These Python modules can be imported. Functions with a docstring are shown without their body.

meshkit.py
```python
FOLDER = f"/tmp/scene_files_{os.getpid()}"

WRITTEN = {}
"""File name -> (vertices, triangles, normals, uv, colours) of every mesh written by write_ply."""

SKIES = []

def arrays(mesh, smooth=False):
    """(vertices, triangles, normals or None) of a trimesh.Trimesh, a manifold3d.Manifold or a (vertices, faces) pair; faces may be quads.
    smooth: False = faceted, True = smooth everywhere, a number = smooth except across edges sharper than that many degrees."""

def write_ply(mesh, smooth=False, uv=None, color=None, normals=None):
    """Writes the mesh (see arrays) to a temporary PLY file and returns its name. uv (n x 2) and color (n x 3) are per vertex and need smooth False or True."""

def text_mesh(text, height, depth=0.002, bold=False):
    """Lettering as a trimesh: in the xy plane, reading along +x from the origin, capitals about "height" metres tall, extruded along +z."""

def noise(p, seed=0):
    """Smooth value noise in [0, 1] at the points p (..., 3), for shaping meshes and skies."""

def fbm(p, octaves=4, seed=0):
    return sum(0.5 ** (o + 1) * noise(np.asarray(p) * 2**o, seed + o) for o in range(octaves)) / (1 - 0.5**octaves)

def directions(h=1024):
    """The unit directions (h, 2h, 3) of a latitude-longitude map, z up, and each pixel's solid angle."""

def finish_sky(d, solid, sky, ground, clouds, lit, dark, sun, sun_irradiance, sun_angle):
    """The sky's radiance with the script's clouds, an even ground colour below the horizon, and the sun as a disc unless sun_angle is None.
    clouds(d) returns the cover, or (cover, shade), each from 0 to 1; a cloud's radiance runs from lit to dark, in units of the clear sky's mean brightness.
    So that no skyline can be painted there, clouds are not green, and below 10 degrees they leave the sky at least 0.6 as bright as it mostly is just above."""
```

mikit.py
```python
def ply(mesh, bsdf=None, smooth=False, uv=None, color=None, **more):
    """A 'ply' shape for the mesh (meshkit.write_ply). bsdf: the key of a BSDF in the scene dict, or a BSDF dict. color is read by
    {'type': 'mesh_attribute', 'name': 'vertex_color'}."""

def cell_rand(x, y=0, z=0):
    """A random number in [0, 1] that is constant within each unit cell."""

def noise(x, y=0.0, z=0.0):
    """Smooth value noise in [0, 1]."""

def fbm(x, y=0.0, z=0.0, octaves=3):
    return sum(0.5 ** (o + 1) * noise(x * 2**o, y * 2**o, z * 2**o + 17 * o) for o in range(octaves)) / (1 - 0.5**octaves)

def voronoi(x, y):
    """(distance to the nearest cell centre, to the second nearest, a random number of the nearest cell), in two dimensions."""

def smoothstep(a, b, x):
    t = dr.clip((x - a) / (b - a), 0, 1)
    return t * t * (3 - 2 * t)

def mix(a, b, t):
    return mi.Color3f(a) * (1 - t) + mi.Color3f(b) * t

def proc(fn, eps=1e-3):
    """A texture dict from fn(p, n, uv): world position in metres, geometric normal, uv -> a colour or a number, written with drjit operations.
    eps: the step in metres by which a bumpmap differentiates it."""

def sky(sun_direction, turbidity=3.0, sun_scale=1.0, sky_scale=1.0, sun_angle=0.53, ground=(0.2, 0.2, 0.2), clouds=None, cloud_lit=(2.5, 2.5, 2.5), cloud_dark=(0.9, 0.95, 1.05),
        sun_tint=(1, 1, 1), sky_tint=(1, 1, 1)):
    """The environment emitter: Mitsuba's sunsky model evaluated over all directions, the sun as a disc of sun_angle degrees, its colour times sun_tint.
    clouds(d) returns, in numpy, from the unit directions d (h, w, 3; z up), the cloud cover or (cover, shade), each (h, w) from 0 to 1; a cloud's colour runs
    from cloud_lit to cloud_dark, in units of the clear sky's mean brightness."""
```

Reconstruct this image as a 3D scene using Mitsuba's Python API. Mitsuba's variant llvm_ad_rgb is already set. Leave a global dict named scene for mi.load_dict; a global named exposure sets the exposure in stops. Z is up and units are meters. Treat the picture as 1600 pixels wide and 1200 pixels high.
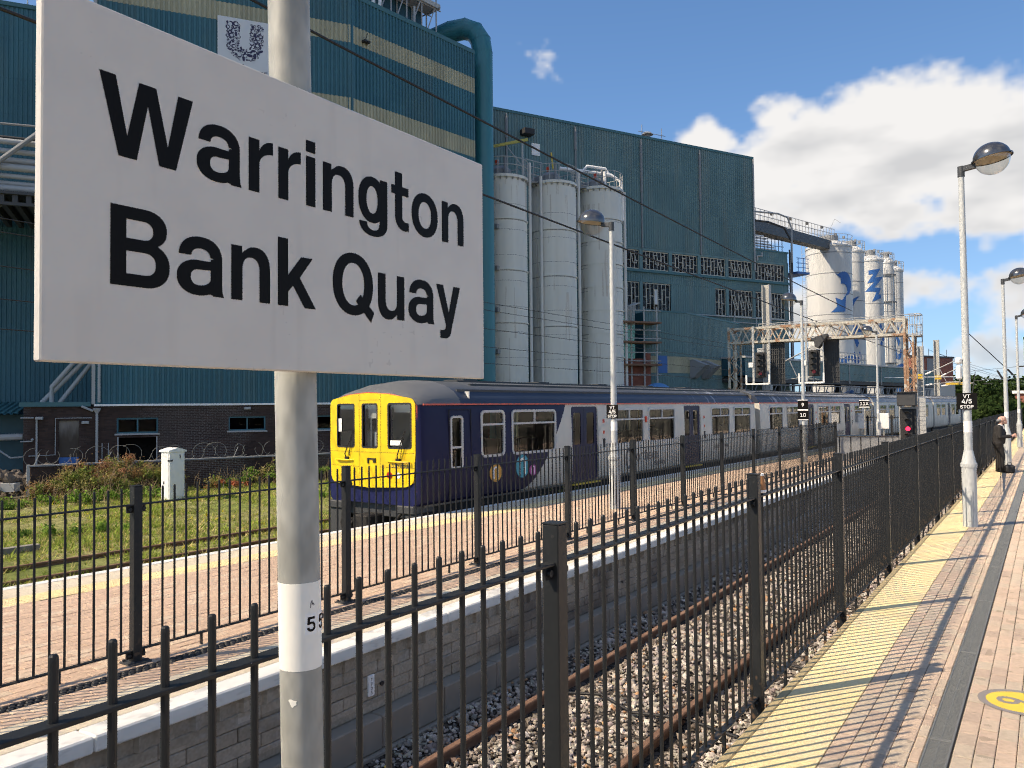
import math, random
import numpy as np, trimesh, drjit as dr, mitsuba as mi, mikit, meshkit
import manifold3d as m3
from shapely.geometry import Polygon, LineString, Point, box as sbox
from shapely import affinity
from shapely.ops import unary_union
from mikit import proc, noise, fbm, voronoi, cell_rand, smoothstep, mix

T = mi.ScalarTransform4f
random.seed(5)
RNG = np.random.default_rng(11)
scene, labels = {}, {}

# ---------------------------------------------------------------- camera, sky, exposure
EYE = [0.0, 0.0, 2.1]
FWD, UP = np.array([-0.55629943, 0.83047258, 0.02909023]), [0.02449675, -0.01860259, 0.99952681]
scene['camera'] = {'type': 'perspective', 'fov': 2 * math.degrees(math.atan(800 / 1250)), 'fov_axis': 'x', 'near_clip': 0.05, 'far_clip': 4000.0,
                   'to_world': T().look_at(origin=EYE, target=(np.array(EYE) + FWD).tolist(), up=UP)}
exposure = 2.05


def clouds(d):
    """Broken fair-weather cumulus: one large bank low in the north (azimuth 0), scattered clouds elsewhere."""
    az, el = np.degrees(np.arctan2(d[..., 0], d[..., 1])), np.degrees(np.arcsin(np.clip(d[..., 2], -1, 1)))
    q = np.stack([az / 9.0, el / 6.0, 0 * az], -1)
    n = meshkit.fbm(q + 3.1, 5, 4)
    fine = meshkit.fbm(q * 3.2 + 11.0, 4, 9)
    cover = np.zeros(az.shape)
    field = np.full(az.shape, -1.0)
    for a, e, ra, re, s in ((-3.0, 15.2, 9.0, 5.0, 1.3), (-11.5, 15.2, 7.5, 4.6, 1.25), (-7.0, 17.4, 7.0, 3.4, 1.05), (-17.0, 14.0, 5.0, 3.4, 1.0), (-8.5, 12.4, 8.0, 2.2, 1.0), (-20.0, 17.8, 2.4, 1.5, .8), (-15.2, 19.3, 2.0, 1.3, .6),
                            (-6.2, 7.0, 3.2, 1.9, .9), (-13.8, 6.5, 2.8, 2.0, .9), (-1.5, 6.0, 3.2, 2.2, .9), (-5.0, 2.6, 9.0, 2.0, .62), (3.5, 13.0, 5.0, 6.0, 1.0), (-31.8, 23.3, .6, .5, .02)):
        field = np.maximum(field, s * (1 - ((az - a) / ra) ** 2 - ((el - e) / re) ** 2))
    wisp = meshkit.fbm(q * 9.0 + 5.0, 4, 13)
    front = field + (n - .5) * 1.5 + (fine - .5) * 1.5 + (wisp - .5) * .85
    other = (meshkit.fbm(np.stack([az / 24.0, el / 13.0, 0 * az], -1) + 40.0, 5, 2) - .56) * 3.0 - np.clip((20 - np.abs(az + 24)) / 8, 0, 2.5) * .9
    f = np.maximum(front, other)
    cover = np.clip((f + .12) / .78, 0, 1) ** .9
    cover = cover * cover * (3 - 2 * cover)
    band = meshkit.fbm(np.stack([az / 6.5, el / 1.9, 0 * az], -1) + 7.0, 5, 3)
    shade = np.clip(.20 + 2.0 * (band - .5) + .8 * (fine - .5) + .045 * (14.5 - el), 0, .8)
    shade = shade * np.clip((f - .15) / .7, 0, 1)
    return cover * (.55 + .45 * np.clip((el - 1) / 4, 0, 1)), shade


scene['sky'] = mikit.sky([-0.63, -0.87, 1.0], turbidity=2.6, clouds=clouds, cloud_lit=(2.5, 2.45, 2.4), cloud_dark=(1.62, 1.64, 1.68), sky_tint=(.90, 1.0, 1.10), sun_tint=(.98, .99, 1.02))

# ---------------------------------------------------------------- keys and meshes
_used, _count = set(), {}


def numbered(name):
    n = _count.get(name, 0)
    _count[name] = n + 1
    return name if n == 0 else f'{name}_{n:03d}'


def thing(name, label, cat, group=None, kind=None):
    k = numbered(name)
    labels[k] = {'label': label, 'category': cat}
    if group:
        labels[k]['group'] = group
    if kind:
        labels[k]['kind'] = kind
    return k


def put(parent, name, mesh, mat, smooth=False, color=None, label=None, kind=None, two=False):
    k = numbered(parent + '__' + name if parent else name)
    d = mesh if isinstance(mesh, dict) else mikit.ply(mesh, mat, smooth=smooth, color=color)
    scene[k] = d
    if label:
        labels.setdefault(k, {})['label'] = label
    if kind:
        labels.setdefault(k, {})['kind'] = kind
    return k


def single(name, mesh, mat, label, cat, smooth=False, color=None, group=None, kind=None):
    k = thing(name, label, cat, group, kind)
    scene[k] = mikit.ply(mesh, mat, smooth=smooth, color=color)
    return k


def ground(name, mesh, mat, smooth=False):
    scene[name] = mikit.ply(mesh, mat, smooth=smooth)
    labels[name] = {'kind': 'structure'}
    return name


def moved(d, x=0, y=0, z=0, rz=0, s=None):
    t = T().translate([float(x), float(y), float(z)])
    if rz:
        t = t @ T().rotate([0, 0, 1], math.degrees(rz))
    if s:
        t = t @ T().scale(s)
    return {**d, 'to_world': t}


def cat(*ms):
    ms = [m for m in (ms[0] if len(ms) == 1 and isinstance(ms[0], (list, tuple)) else ms)]
    return trimesh.util.concatenate(ms)


def TM(v, f):
    v, f = np.asarray(v, float), np.asarray(f, int)
    if f.shape[1] == 4:
        f = np.vstack([f[:, [0, 1, 2]], f[:, [0, 2, 3]]])
    return trimesh.Trimesh(v, f, process=False)


BOXF = np.array([[0, 2, 3, 1], [4, 5, 7, 6], [0, 1, 5, 4], [2, 6, 7, 3], [0, 4, 6, 2], [1, 3, 7, 5]])


def box(x0, x1, y0, y1, z0, z1):
    v = np.array([[x, y, z] for x in (x0, x1) for y in (y0, y1) for z in (z0, z1)], float)
    return TM(v, BOXF)


def cbox(x0, x1, y0, y1, z0, z1, c=.004):
    """A box with chamfered edges (44 triangles)."""
    vs = []
    for sx, x in ((1, x0), (-1, x1)):
        for sy, y in ((1, y0), (-1, y1)):
            for sz, z in ((1, z0), (-1, z1)):
                vs += [[x, y + sy * c, z + sz * c], [x + sx * c, y, z + sz * c], [x + sx * c, y + sy * c, z]]
    return trimesh.convex.convex_hull(np.array(vs))


def topbox(x0, x1, y0, y1, z0, z1, c=.003):
    """A paver: chamfered only at its top edges, no bottom (20 triangles)."""
    a = [[x0, y0, z0], [x1, y0, z0], [x1, y1, z0], [x0, y1, z0]]
    b = [[x0, y0, z1 - c], [x1, y0, z1 - c], [x1, y1, z1 - c], [x0, y1, z1 - c]]
    t = [[x0 + c, y0 + c, z1], [x1 - c, y0 + c, z1], [x1 - c, y1 - c, z1], [x0 + c, y1 - c, z1]]
    f = [[8, 9, 10, 11]]
    for i in range(4):
        j = (i + 1) % 4
        f += [[i, j, 4 + j, 4 + i], [4 + i, 4 + j, 8 + j, 8 + i]]
    return TM(a + b + t, f)


def obox(p, q, w, h, up=(0, 0, 1)):
    """A bar from p to q with a w x h section."""
    p, q = np.asarray(p, float), np.asarray(q, float)
    t = q - p
    L = np.linalg.norm(t)
    t /= L
    u = np.asarray(up, float)
    if abs(t @ u) > .95:
        u = np.array([1.0, 0, 0])
    a = np.cross(t, u)
    a /= np.linalg.norm(a)
    b = np.cross(a, t)
    m = box(0, L, -w / 2, w / 2, -h / 2, h / 2)
    M = np.eye(4)
    M[:3, 0], M[:3, 1], M[:3, 2], M[:3, 3] = t, -a, b, p
    m.apply_transform(M)
    return m


def tube(pts, r, n=8, cap=True):
    p = np.asarray(pts, float)
    r = np.broadcast_to(np.asarray(r, float), (len(p),))
    t = np.gradient(p, axis=0) if len(p) > 2 else np.repeat((p[1] - p[0])[None], 2, 0)
    t = t / (np.linalg.norm(t, axis=1, keepdims=True) + 1e-12)
    a = np.cross(t[0], [0, 0, 1.0] if abs(t[0][2]) < .9 else [1.0, 0, 0])
    A = []
    for k in t:
        a = a - k * (a @ k)
        a /= np.linalg.norm(a) + 1e-12
        A.append(a.copy())
    A = np.array(A)
    B = np.cross(t, A)
    g = np.arange(n) * 2 * np.pi / n
    v = (p[:, None] + r[:, None, None] * (np.cos(g)[None, :, None] * A[:, None] + np.sin(g)[None, :, None] * B[:, None])).reshape(-1, 3)
    i, j = np.meshgrid(np.arange(len(p) - 1), np.arange(n), indexing='ij')
    q = np.stack([i * n + j, i * n + (j + 1) % n, (i + 1) * n + (j + 1) % n, (i + 1) * n + j], -1).reshape(-1, 4)
    f = np.vstack([q[:, [0, 1, 2]], q[:, [0, 2, 3]]])
    if cap:
        k = len(v)
        v = np.vstack([v, p[0], p[-1]])
        jj = np.arange(n)
        e = (len(p) - 1) * n
        f = np.vstack([f, np.stack([np.full(n, k), (jj + 1) % n, jj], 1), np.stack([np.full(n, k + 1), e + jj, e + (jj + 1) % n], 1)])
    return TM(v, f)


def lathe(prof, n=24, x=0, y=0):
    """prof: (r, z) from the bottom up."""
    pr = np.asarray(prof, float)
    g = np.arange(n) * 2 * np.pi / n
    v = np.stack([pr[:, None, 0] * np.cos(g) + x, pr[:, None, 0] * np.sin(g) + y, np.broadcast_to(pr[:, None, 1], (len(pr), n))], -1).reshape(-1, 3)
    i, j = np.meshgrid(np.arange(len(pr) - 1), np.arange(n), indexing='ij')
    q = np.stack([i * n + j, i * n + (j + 1) % n, (i + 1) * n + (j + 1) % n, (i + 1) * n + j], -1).reshape(-1, 4)
    return TM(v, q)


def frame(P, ex, ey, ez, m):
    """The mesh m taken from local axes into the world."""
    M = np.eye(4)
    M[:3, 0], M[:3, 1], M[:3, 2], M[:3, 3] = ex, ey, ez, P
    m = m.copy()
    m.apply_transform(M)          # trimesh turns the faces round when M mirrors
    return m


def extrude(poly, h):
    return cat([trimesh.creation.extrude_polygon(g, h, engine='earcut') for g in getattr(poly, 'geoms', [poly]) if g.area > 1e-9])


def prism(plan, z0, z1):
    m = extrude(Polygon(plan), z1 - z0)
    m.apply_translation([0, 0, z0])
    return m


def mani(m):
    return m3.Manifold(m3.Mesh(np.asarray(m.vertices, np.float32), np.asarray(m.faces, np.uint32)))


def unmani(M):
    k = M.to_mesh()
    return trimesh.Trimesh(np.array(k.vert_properties[:, :3], float), np.array(k.tri_verts), process=False)


def jitter_rgb(base, n, amt, rng=RNG):
    c = np.asarray(base)[None] * (1 + amt * rng.standard_normal((n, 1))) * (1 + amt * .12 * rng.standard_normal((n, 3)))
    return np.clip(c, .005, 1)


def scatter(protos, pos, scl, rng, colors, yaw=None, tilt=0.0, flat=1.0):
    """Many small copies of the prototype meshes as one mesh with a colour each."""
    V, F, C, at = [], [], [], 0
    which = rng.integers(len(protos), size=len(pos))
    for k, (pv, pf) in enumerate(protos):
        s = np.nonzero(which == k)[0]
        if not len(s):
            continue
        a = rng.uniform(0, 2 * np.pi, len(s)) if yaw is None else yaw[s]
        R = np.zeros((len(s), 3, 3))
        R[:, 0, 0], R[:, 0, 1], R[:, 1, 0], R[:, 1, 1], R[:, 2, 2] = np.cos(a), -np.sin(a), np.sin(a), np.cos(a), 1
        if tilt:
            b, g = rng.normal(0, tilt, len(s)), rng.uniform(0, 2 * np.pi, len(s))
            ax = np.stack([np.cos(g), np.sin(g), 0 * g], 1)
            K = np.zeros((len(s), 3, 3))
            K[:, 0, 2], K[:, 1, 2], K[:, 2, 0], K[:, 2, 1] = ax[:, 1], -ax[:, 0], -ax[:, 1], ax[:, 0]
            Rt = np.eye(3)[None] + np.sin(b)[:, None, None] * K + (1 - np.cos(b))[:, None, None] * (K @ K)
            R = Rt @ R
        v = np.einsum('kij,nj->kni', R, pv) * scl[s][:, None, None] * np.array([1, 1, flat]) + pos[s][:, None, :]
        V.append(v.reshape(-1, 3))
        F.append((pf[None] + (np.arange(len(s)) * len(pv))[:, None, None]).reshape(-1, 3) + at)
        C.append(np.repeat(colors[s], len(pv), 0))
        at += len(s) * len(pv)
    return TM(np.vstack(V), np.vstack(F)), np.vstack(C)


# ---------------------------------------------------------------- materials
def bs(name, d, two=True):
    scene['mat_' + name] = {'type': 'twosided', 'bsdf': d} if two else d
    return 'mat_' + name


def rgb(*c):
    return {'type': 'rgb', 'value': list(c) if len(c) == 3 else [c[0]] * 3}


def pr(name, color, rough=.6, metal=0.0, spec=.5, coat=0.0, bump=None, scale=1.0):
    b = {'type': 'principled', 'base_color': proc(color) if callable(color) else rgb(*color), 'roughness': rough, 'metallic': metal, 'specular': spec}
    if coat:
        b['clearcoat'], b['clearcoat_gloss'] = coat, .9
    if bump is not None:
        b = {'type': 'bumpmap', 'arbitrary': proc(bump), 'bsdf': b, 'scale': scale}
    return bs(name, b)


def vcol(name, rough=.85, spec=.2):
    return bs(name, {'type': 'principled', 'base_color': {'type': 'mesh_attribute', 'name': 'vertex_color'}, 'roughness': rough, 'specular': spec})


def f_fence(p, n, uv):
    chip = smoothstep(.965, .975, noise(p.x * 130 + 3, p.y * 130, p.z * 85))
    dust = smoothstep(.5, .85, fbm(p.x * 12, p.y * 12, p.z * 3)) * .5
    rust = smoothstep(.25, -.15, p.z + .3 * (noise(p.x * 30, p.y * 30, p.z * 18) - .5)) * smoothstep(.6, .75, noise(p.x * 40, p.y * 40, p.z * 25))
    return mix(mix(mix((.017, .019, .021), (.034, .034, .033), dust), (.16, .10, .06), rust * .8), (.26, .26, .25), chip)


FENCE = pr('fence', f_fence, .42, spec=.3)


def f_galv(p, n, uv):
    s = fbm(p.x * 22, p.y * 22, p.z * 9)
    b = noise(p.x * 55 + 9, p.y * 55, p.z * 30)
    t = smoothstep(.35, .65, s)
    return mix((.28, .28, .25), (.36, .36, .325), t) * (0.9 + .2 * b)


GALV = pr('galv', f_galv, .5, metal=.0, spec=.6)


def f_lamp(p, n, uv):
    b = noise(p.x * 40, p.y * 40, p.z * 18)
    return mix((.44, .46, .455), (.54, .56, .555), b)


LAMPCOL = pr('lamp_column', f_lamp, .45, spec=.5)


def f_sign(p, n, uv):
    g = fbm(p.x * 3, p.y * 9, p.z * 9)
    d = smoothstep(.90, .93, noise(p.y * 120, p.z * 120, 4.0))
    return mix((.63, .595, .53), (.605, .57, .51), smoothstep(.35, .75, g)) * (1 - .05 * smoothstep(.62, .9, fbm(p.y * 30, p.z * 4, 9.0)) - .12 * d * smoothstep(.7, .8, noise(p.y * 7, p.z * 7)))


SIGNW = pr('sign_white', f_sign, .38, spec=.4)
INK = pr('ink_black', (.009, .0085, .008), .45, spec=.08)
WHITE = pr('paint_white', (.80, .80, .78), .45)
BANDW = pr('band_white', (.82, .80, .72), .5)


def f_tactile(p, n, uv):
    g = fbm(p.x * 5, p.y * 5, 1.0)
    f = noise(p.x * 90, p.y * 90)
    c = mix((.74, .59, .31), (.67, .545, .32), smoothstep(.35, .7, g))
    return c * (.90 + .2 * f) * (.93 + .14 * cell_rand(dr.floor(p.y / .45), dr.floor(p.x * 2), 5.0))


TACT = pr('tactile', f_tactile, .8, spec=.25)


def f_paver(p, n, uv):
    k = dr.floor((p.x + 1.17) / .107)
    r = cell_rand(k, dr.floor((p.y + .105 * (k - 2 * dr.floor(k / 2))) / .21), 3.0)
    r2 = cell_rand(k, dr.floor((p.y + .105 * (k - 2 * dr.floor(k / 2))) / .21), 8.0)
    a = mix((.475, .365, .275), (.44, .365, .28), smoothstep(.3, .7, r))
    a = mix(a, (.40, .31, .24), smoothstep(.78, .9, r2))
    gum = smoothstep(.86, .88, noise(p.x * 13, p.y * 13, 3.0))
    return a * (.86 + .28 * fbm(p.x * 45, p.y * 45)) * (.80 + .4 * fbm(p.x * 1.3, p.y * 1.3, 2.0, 4)) * (1 - .25 * gum)


PAVER = pr('paver', f_paver, .85, spec=.25)


def f_paver2(p, n, uv):
    k = dr.floor((p.x + 10.0) / .107)
    q = dr.floor((p.y + .105 * (k - 2 * dr.floor(k / 2))) / .21)
    a = mix((.50, .365, .265), (.46, .335, .245), cell_rand(k, q, 3.0))
    a = mix(a, (.52, .41, .305), smoothstep(.75, .9, cell_rand(k, q, 8.0)))
    return a * (.82 + .36 * fbm(p.x * 40, p.y * 40)) * (.88 + .24 * fbm(p.x * .7 + 5, p.y * .7))


PAVER2 = pr('paver_red', f_paver2, .85, spec=.25)
MORTAR = pr('paving_bed', (.14, .115, .09), .9)


def f_slab(p, n, uv):
    g = fbm(p.x * 3, p.y * 3, 4.0)
    return mix((.50, .43, .31), (.56, .50, .39), g) * (.9 + .2 * noise(p.x * 70, p.y * 70))


SLAB = pr('cream_slab', f_slab, .85, spec=.25)


def f_coping(p, n, uv):
    g = fbm(p.x * 6, p.y * 4, p.z * 6)
    s = smoothstep(.55, .8, fbm(p.x * 9 + 5, p.y * 7, p.z * 20))
    return mix((.72, .71, .67), (.60, .59, .55), g) * (1 - .3 * s)


COPING = pr('coping', f_coping, .75, spec=.3)
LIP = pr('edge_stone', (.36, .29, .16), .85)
GRATE = pr('drain_grate', (.135, .14, .135), .6)
RUBBER = pr('black_rubber', (.02, .02, .021), .6)


def f_block(p, n, uv):
    g = fbm(p.y * 2.5, p.z * 5, 2.0)
    r = cell_rand(dr.floor(p.y / .44), dr.floor(p.z / .15), 2.0)
    c = mix((.28, .235, .18), (.38, .33, .26), g)
    c = mix(c, (.36, .335, .30), smoothstep(.66, .78, fbm(p.y * 3.0 + 3, p.z * 7.0, 5.0)) * .6)
    c = mix(c, (.15, .13, .11), smoothstep(.55, .8, fbm(p.y * 1.1 + 20, p.z * 1.5, 1.0)))
    return c * (.82 + .3 * r) * (.85 + .3 * noise(p.y * 60, p.z * 60))


BLOCK = pr('wall_block', f_block, .9, spec=.2)


def f_plinth(p, n, uv):
    return mix((.23, .20, .16), (.32, .28, .23), fbm(p.x * 4, p.y * 4, p.z * 4))


PLINTH = pr('plinth', f_plinth, .9, spec=.2)
STONE = vcol('ballast_stone')
GRASSV = vcol('grass_blade', .7, .25)
LEAFV = bs('leaf', {'type': 'principledthin', 'base_color': {'type': 'mesh_attribute', 'name': 'vertex_color'}, 'roughness': .6, 'diff_trans': .5, 'spec_trans': 0.0}, two=False)


def f_bed(p, n, uv):
    a, b, c = voronoi(p.x * 16, p.y * 16)
    return mix((.05, .043, .036), (.12, .105, .09), c) * smoothstep(.0, .25, b - a)


BED = pr('ballast_bed', f_bed, .95, spec=.1)


def f_soil(p, n, uv):
    g = fbm(p.x * .5, p.y * .5, 2.0, 4)
    h = fbm(p.x * 5, p.y * 5, 2.0)
    c = mix((.15, .175, .05), (.235, .225, .095), smoothstep(.3, .7, g))
    return c * (.45 + .8 * h) * (.75 + .5 * noise(p.x * 22, p.y * 22))


SOIL = pr('soil', f_soil, .95, spec=.1)


def f_far(p, n, uv):
    g = fbm(p.x * .05, p.y * .05, 2.0, 4)
    return mix((.12, .115, .09), (.17, .16, .135), g) * (.7 + .6 * noise(p.x * 3, p.y * 3))


FAR = pr('yard_ground', f_far, .95, spec=.1)


def f_rust(p, n, uv):
    g = fbm(p.x * 9, p.y * 9, p.z * 14)
    return mix((.12, .065, .042), (.25, .155, .105), g)


RUST = pr('rust', f_rust, .8, spec=.3)


def f_sleeper(p, n, uv):
    return mix((.16, .145, .125), (.27, .25, .22), fbm(p.x * 7, p.y * 7))


SLEEPER = pr('sleeper', f_sleeper, .9)


def f_teal(p, n, uv):
    s = p.x * .5 + p.y * .85
    streak = fbm(s * 1.7, p.z * .16, 3.0)
    blot = fbm(s * .35 + 8, p.z * .3, 1.0)
    sheet = cell_rand(dr.floor(s / 1.02), dr.floor(p.z / 6.1), 4.0)
    c = mix((.030, .118, .158), (.042, .142, .182), sheet)
    c = mix(c, (.062, .135, .155), smoothstep(.45, .8, streak) * .7)
    return c * (.82 + .36 * blot)


TEAL = pr('teal_cladding', f_teal, .5, spec=.45)


def f_teal2(p, n, uv):
    s = p.x * .46 + p.y * .89
    streak = fbm(s * 1.9, p.z * .13, 3.0)
    blot = fbm(s * .3 + 8, p.z * .25, 1.0)
    sheet = cell_rand(dr.floor(s / 1.02), dr.floor(p.z / 3.05), 4.0)
    c = mix((.096, .180, .192), (.120, .210, .220), sheet)
    c = mix(c, (.145, .205, .20), smoothstep(.45, .8, streak) * .75)
    return c * (.78 + .44 * blot)


TEAL2 = pr('teal_weathered', f_teal2, .55, spec=.4)
TEALD = pr('teal_dark', (.018, .075, .105), .5)
TEALTRIM = pr('teal_trim', (.045, .135, .155), .5)
DUCT = pr('duct_teal', (.030, .165, .205), .35, spec=.5)


def f_cream(p, n, uv):
    s = p.x * .3 + p.y * .95
    return mix((.40, .385, .27), (.31, .30, .21), fbm(s * 1.3, p.z * .5, 2.0)) * (.9 + .2 * cell_rand(dr.floor(s / .5), 1.0, 1.0))


CREAM = pr('cream_cladding', f_cream, .6)


def f_brick(p, n, uv):
    s = p.x * .54 + p.y * .84
    row = dr.floor((p.z + 1) / .075)
    sh = (s + .112 * (row - 2 * dr.floor(row / 2))) / .225
    fx, fz = sh - dr.floor(sh), (p.z + 1) / .075 - row
    m = dr.maximum(smoothstep(.92, .95, fx), smoothstep(.82, .86, fz))
    r = cell_rand(dr.floor(sh), row, 2.0)
    pale = smoothstep(.5, .75, fbm(s * .45 + 3, p.z * .6, 2.0))
    c = mix((.040, .027, .024), (.072, .046, .038), r)
    return mix(c, mix((.045, .040, .037), (.19, .185, .175), pale), m) * (.8 + .4 * fbm(s * .8, p.z * .8, 6.0))


BRICK = pr('dark_brick', f_brick, .9, spec=.2)


def f_redbrick(p, n, uv):
    return mix((.24, .085, .06), (.30, .12, .085), noise(p.x * 5 + p.y * 5, p.z * 9))


REDBRICK = pr('red_brick', f_redbrick, .9)


def f_silo(p, n, uv):
    a = dr.atan2(p.y - 46, p.x + 27.3)
    s = p.x * .83 + p.y * .55
    st = fbm(s * 4.0, p.z * .09, 2.0)
    rs = smoothstep(.70, .80, noise(s * 5.5, dr.floor(p.z / 3.2) + p.z * .12, 5.0)) * smoothstep(.35, .8, noise(s * 24, p.z * .5, 3.0))
    c = mix((.60, .60, .555), (.65, .65, .60), fbm(s * .7, p.z * .3, 8.0))
    c = c * (.93 + .12 * st)
    return mix(c, (.20, .115, .06), rs * .32)


SILO = pr('silo_paint', f_silo, .5, spec=.4)


def f_silo2(p, n, uv):
    s = p.x * .83 + p.y * .55
    c = mix((.55, .555, .54), (.61, .61, .59), fbm(s * .8, p.z * .2, 8.0))
    return c * (.9 + .16 * fbm(s * 2.0, p.z * .12, 2.0))


SILO2 = pr('silo_cream', f_silo2, .55, spec=.35)
STEEL = pr('grey_steel', (.36, .37, .37), .5, spec=.5)
DARKST = pr('dark_steel', (.045, .047, .05), .6)
MIDGREY = pr('mid_grey', (.22, .23, .24), .6)
BLUEPRINT = pr('blue_print', (.03, .12, .36), .5)
BANNERW = pr('banner_white', (.60, .62, .64), .5)
INDIGO = pr('indigo_print', (.014, .014, .06), .5)
NAVYREC = pr('dark_opening', (.006, .006, .007), .8)


def f_gantry(p, n, uv):
    g = fbm(p.x * 3.2, p.y * 3.2, p.z * 2.6, 4)
    h = noise(p.x * 11, p.y * 11, p.z * 9)
    right = smoothstep(-7.4, -6.6, p.x) * smoothstep(6.6, 5.4, p.z) * .24 + smoothstep(-15.8, -16.6, p.x) * .04 - smoothstep(5.0, 6.2, p.z) * .02
    t = smoothstep(.55, .64, g + right + .12 * (h - .5))
    return mix(mix((.52, .50, .44), (.40, .38, .33), h), mix((.22, .11, .06), (.44, .29, .19), h), t)


GANTRY = pr('gantry_paint', f_gantry, .75, spec=.3)
CONCRETE = pr('mast_concrete', (.42, .42, .40), .85)
CHROME = pr('lamp_dome', (.14, .145, .155), .18, metal=.75, spec=.7)
BRACKET = pr('lamp_bracket', (.05, .055, .06), .5)
BEIGE = pr('lamp_reflector', (.60, .50, .34), .6)
CLEAR = bs('lamp_bowl', {'type': 'thindielectric', 'int_ior': 1.45, 'specular_transmittance': rgb(.82, .82, .80)}, two=False)
PANE = bs('window_pane', {'type': 'thindielectric', 'int_ior': 1.2, 'specular_transmittance': rgb(.40, .37, .34)}, two=False)
TPANE = bs('train_glass', {'type': 'thindielectric', 'int_ior': 1.35, 'specular_transmittance': rgb(.25, .27, .25)}, two=False)
CABGLASS = bs('cab_glass', {'type': 'thindielectric', 'int_ior': 1.45, 'specular_transmittance': rgb(.85, .86, .85)}, two=False)


def f_livery(p, n, uv):
    # the side of the leading coach: navy front, a curved border, pale grey behind; the roof above a red cant rail
    s = (p.x + 10.225) * .04 + (p.y - 12.091) * .999
    zz = dr.clip((p.z - .2) / 1.98, 0, 1)
    edge = 3.45 + 1.95 * dr.power(zz, .62)
    dirt = fbm(s * 3, p.z * 2, 2.0)
    body = dr.select(s < edge, mix((.008, .009, .042), (.012, .013, .052), dirt), mix((.54, .525, .465), (.61, .595, .525), dirt))
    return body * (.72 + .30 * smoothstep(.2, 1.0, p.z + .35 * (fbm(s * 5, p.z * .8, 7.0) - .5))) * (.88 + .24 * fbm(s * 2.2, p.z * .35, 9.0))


LIVERY = pr('livery_front', f_livery, .42, spec=.2)


def f_grey(p, n, uv):
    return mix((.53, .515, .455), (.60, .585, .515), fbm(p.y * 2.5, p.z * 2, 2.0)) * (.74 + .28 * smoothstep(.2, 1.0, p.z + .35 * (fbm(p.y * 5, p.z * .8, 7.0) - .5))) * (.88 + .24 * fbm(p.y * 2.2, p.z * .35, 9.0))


TGREY = pr('livery_grey', f_grey, .45, spec=.2)


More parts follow.
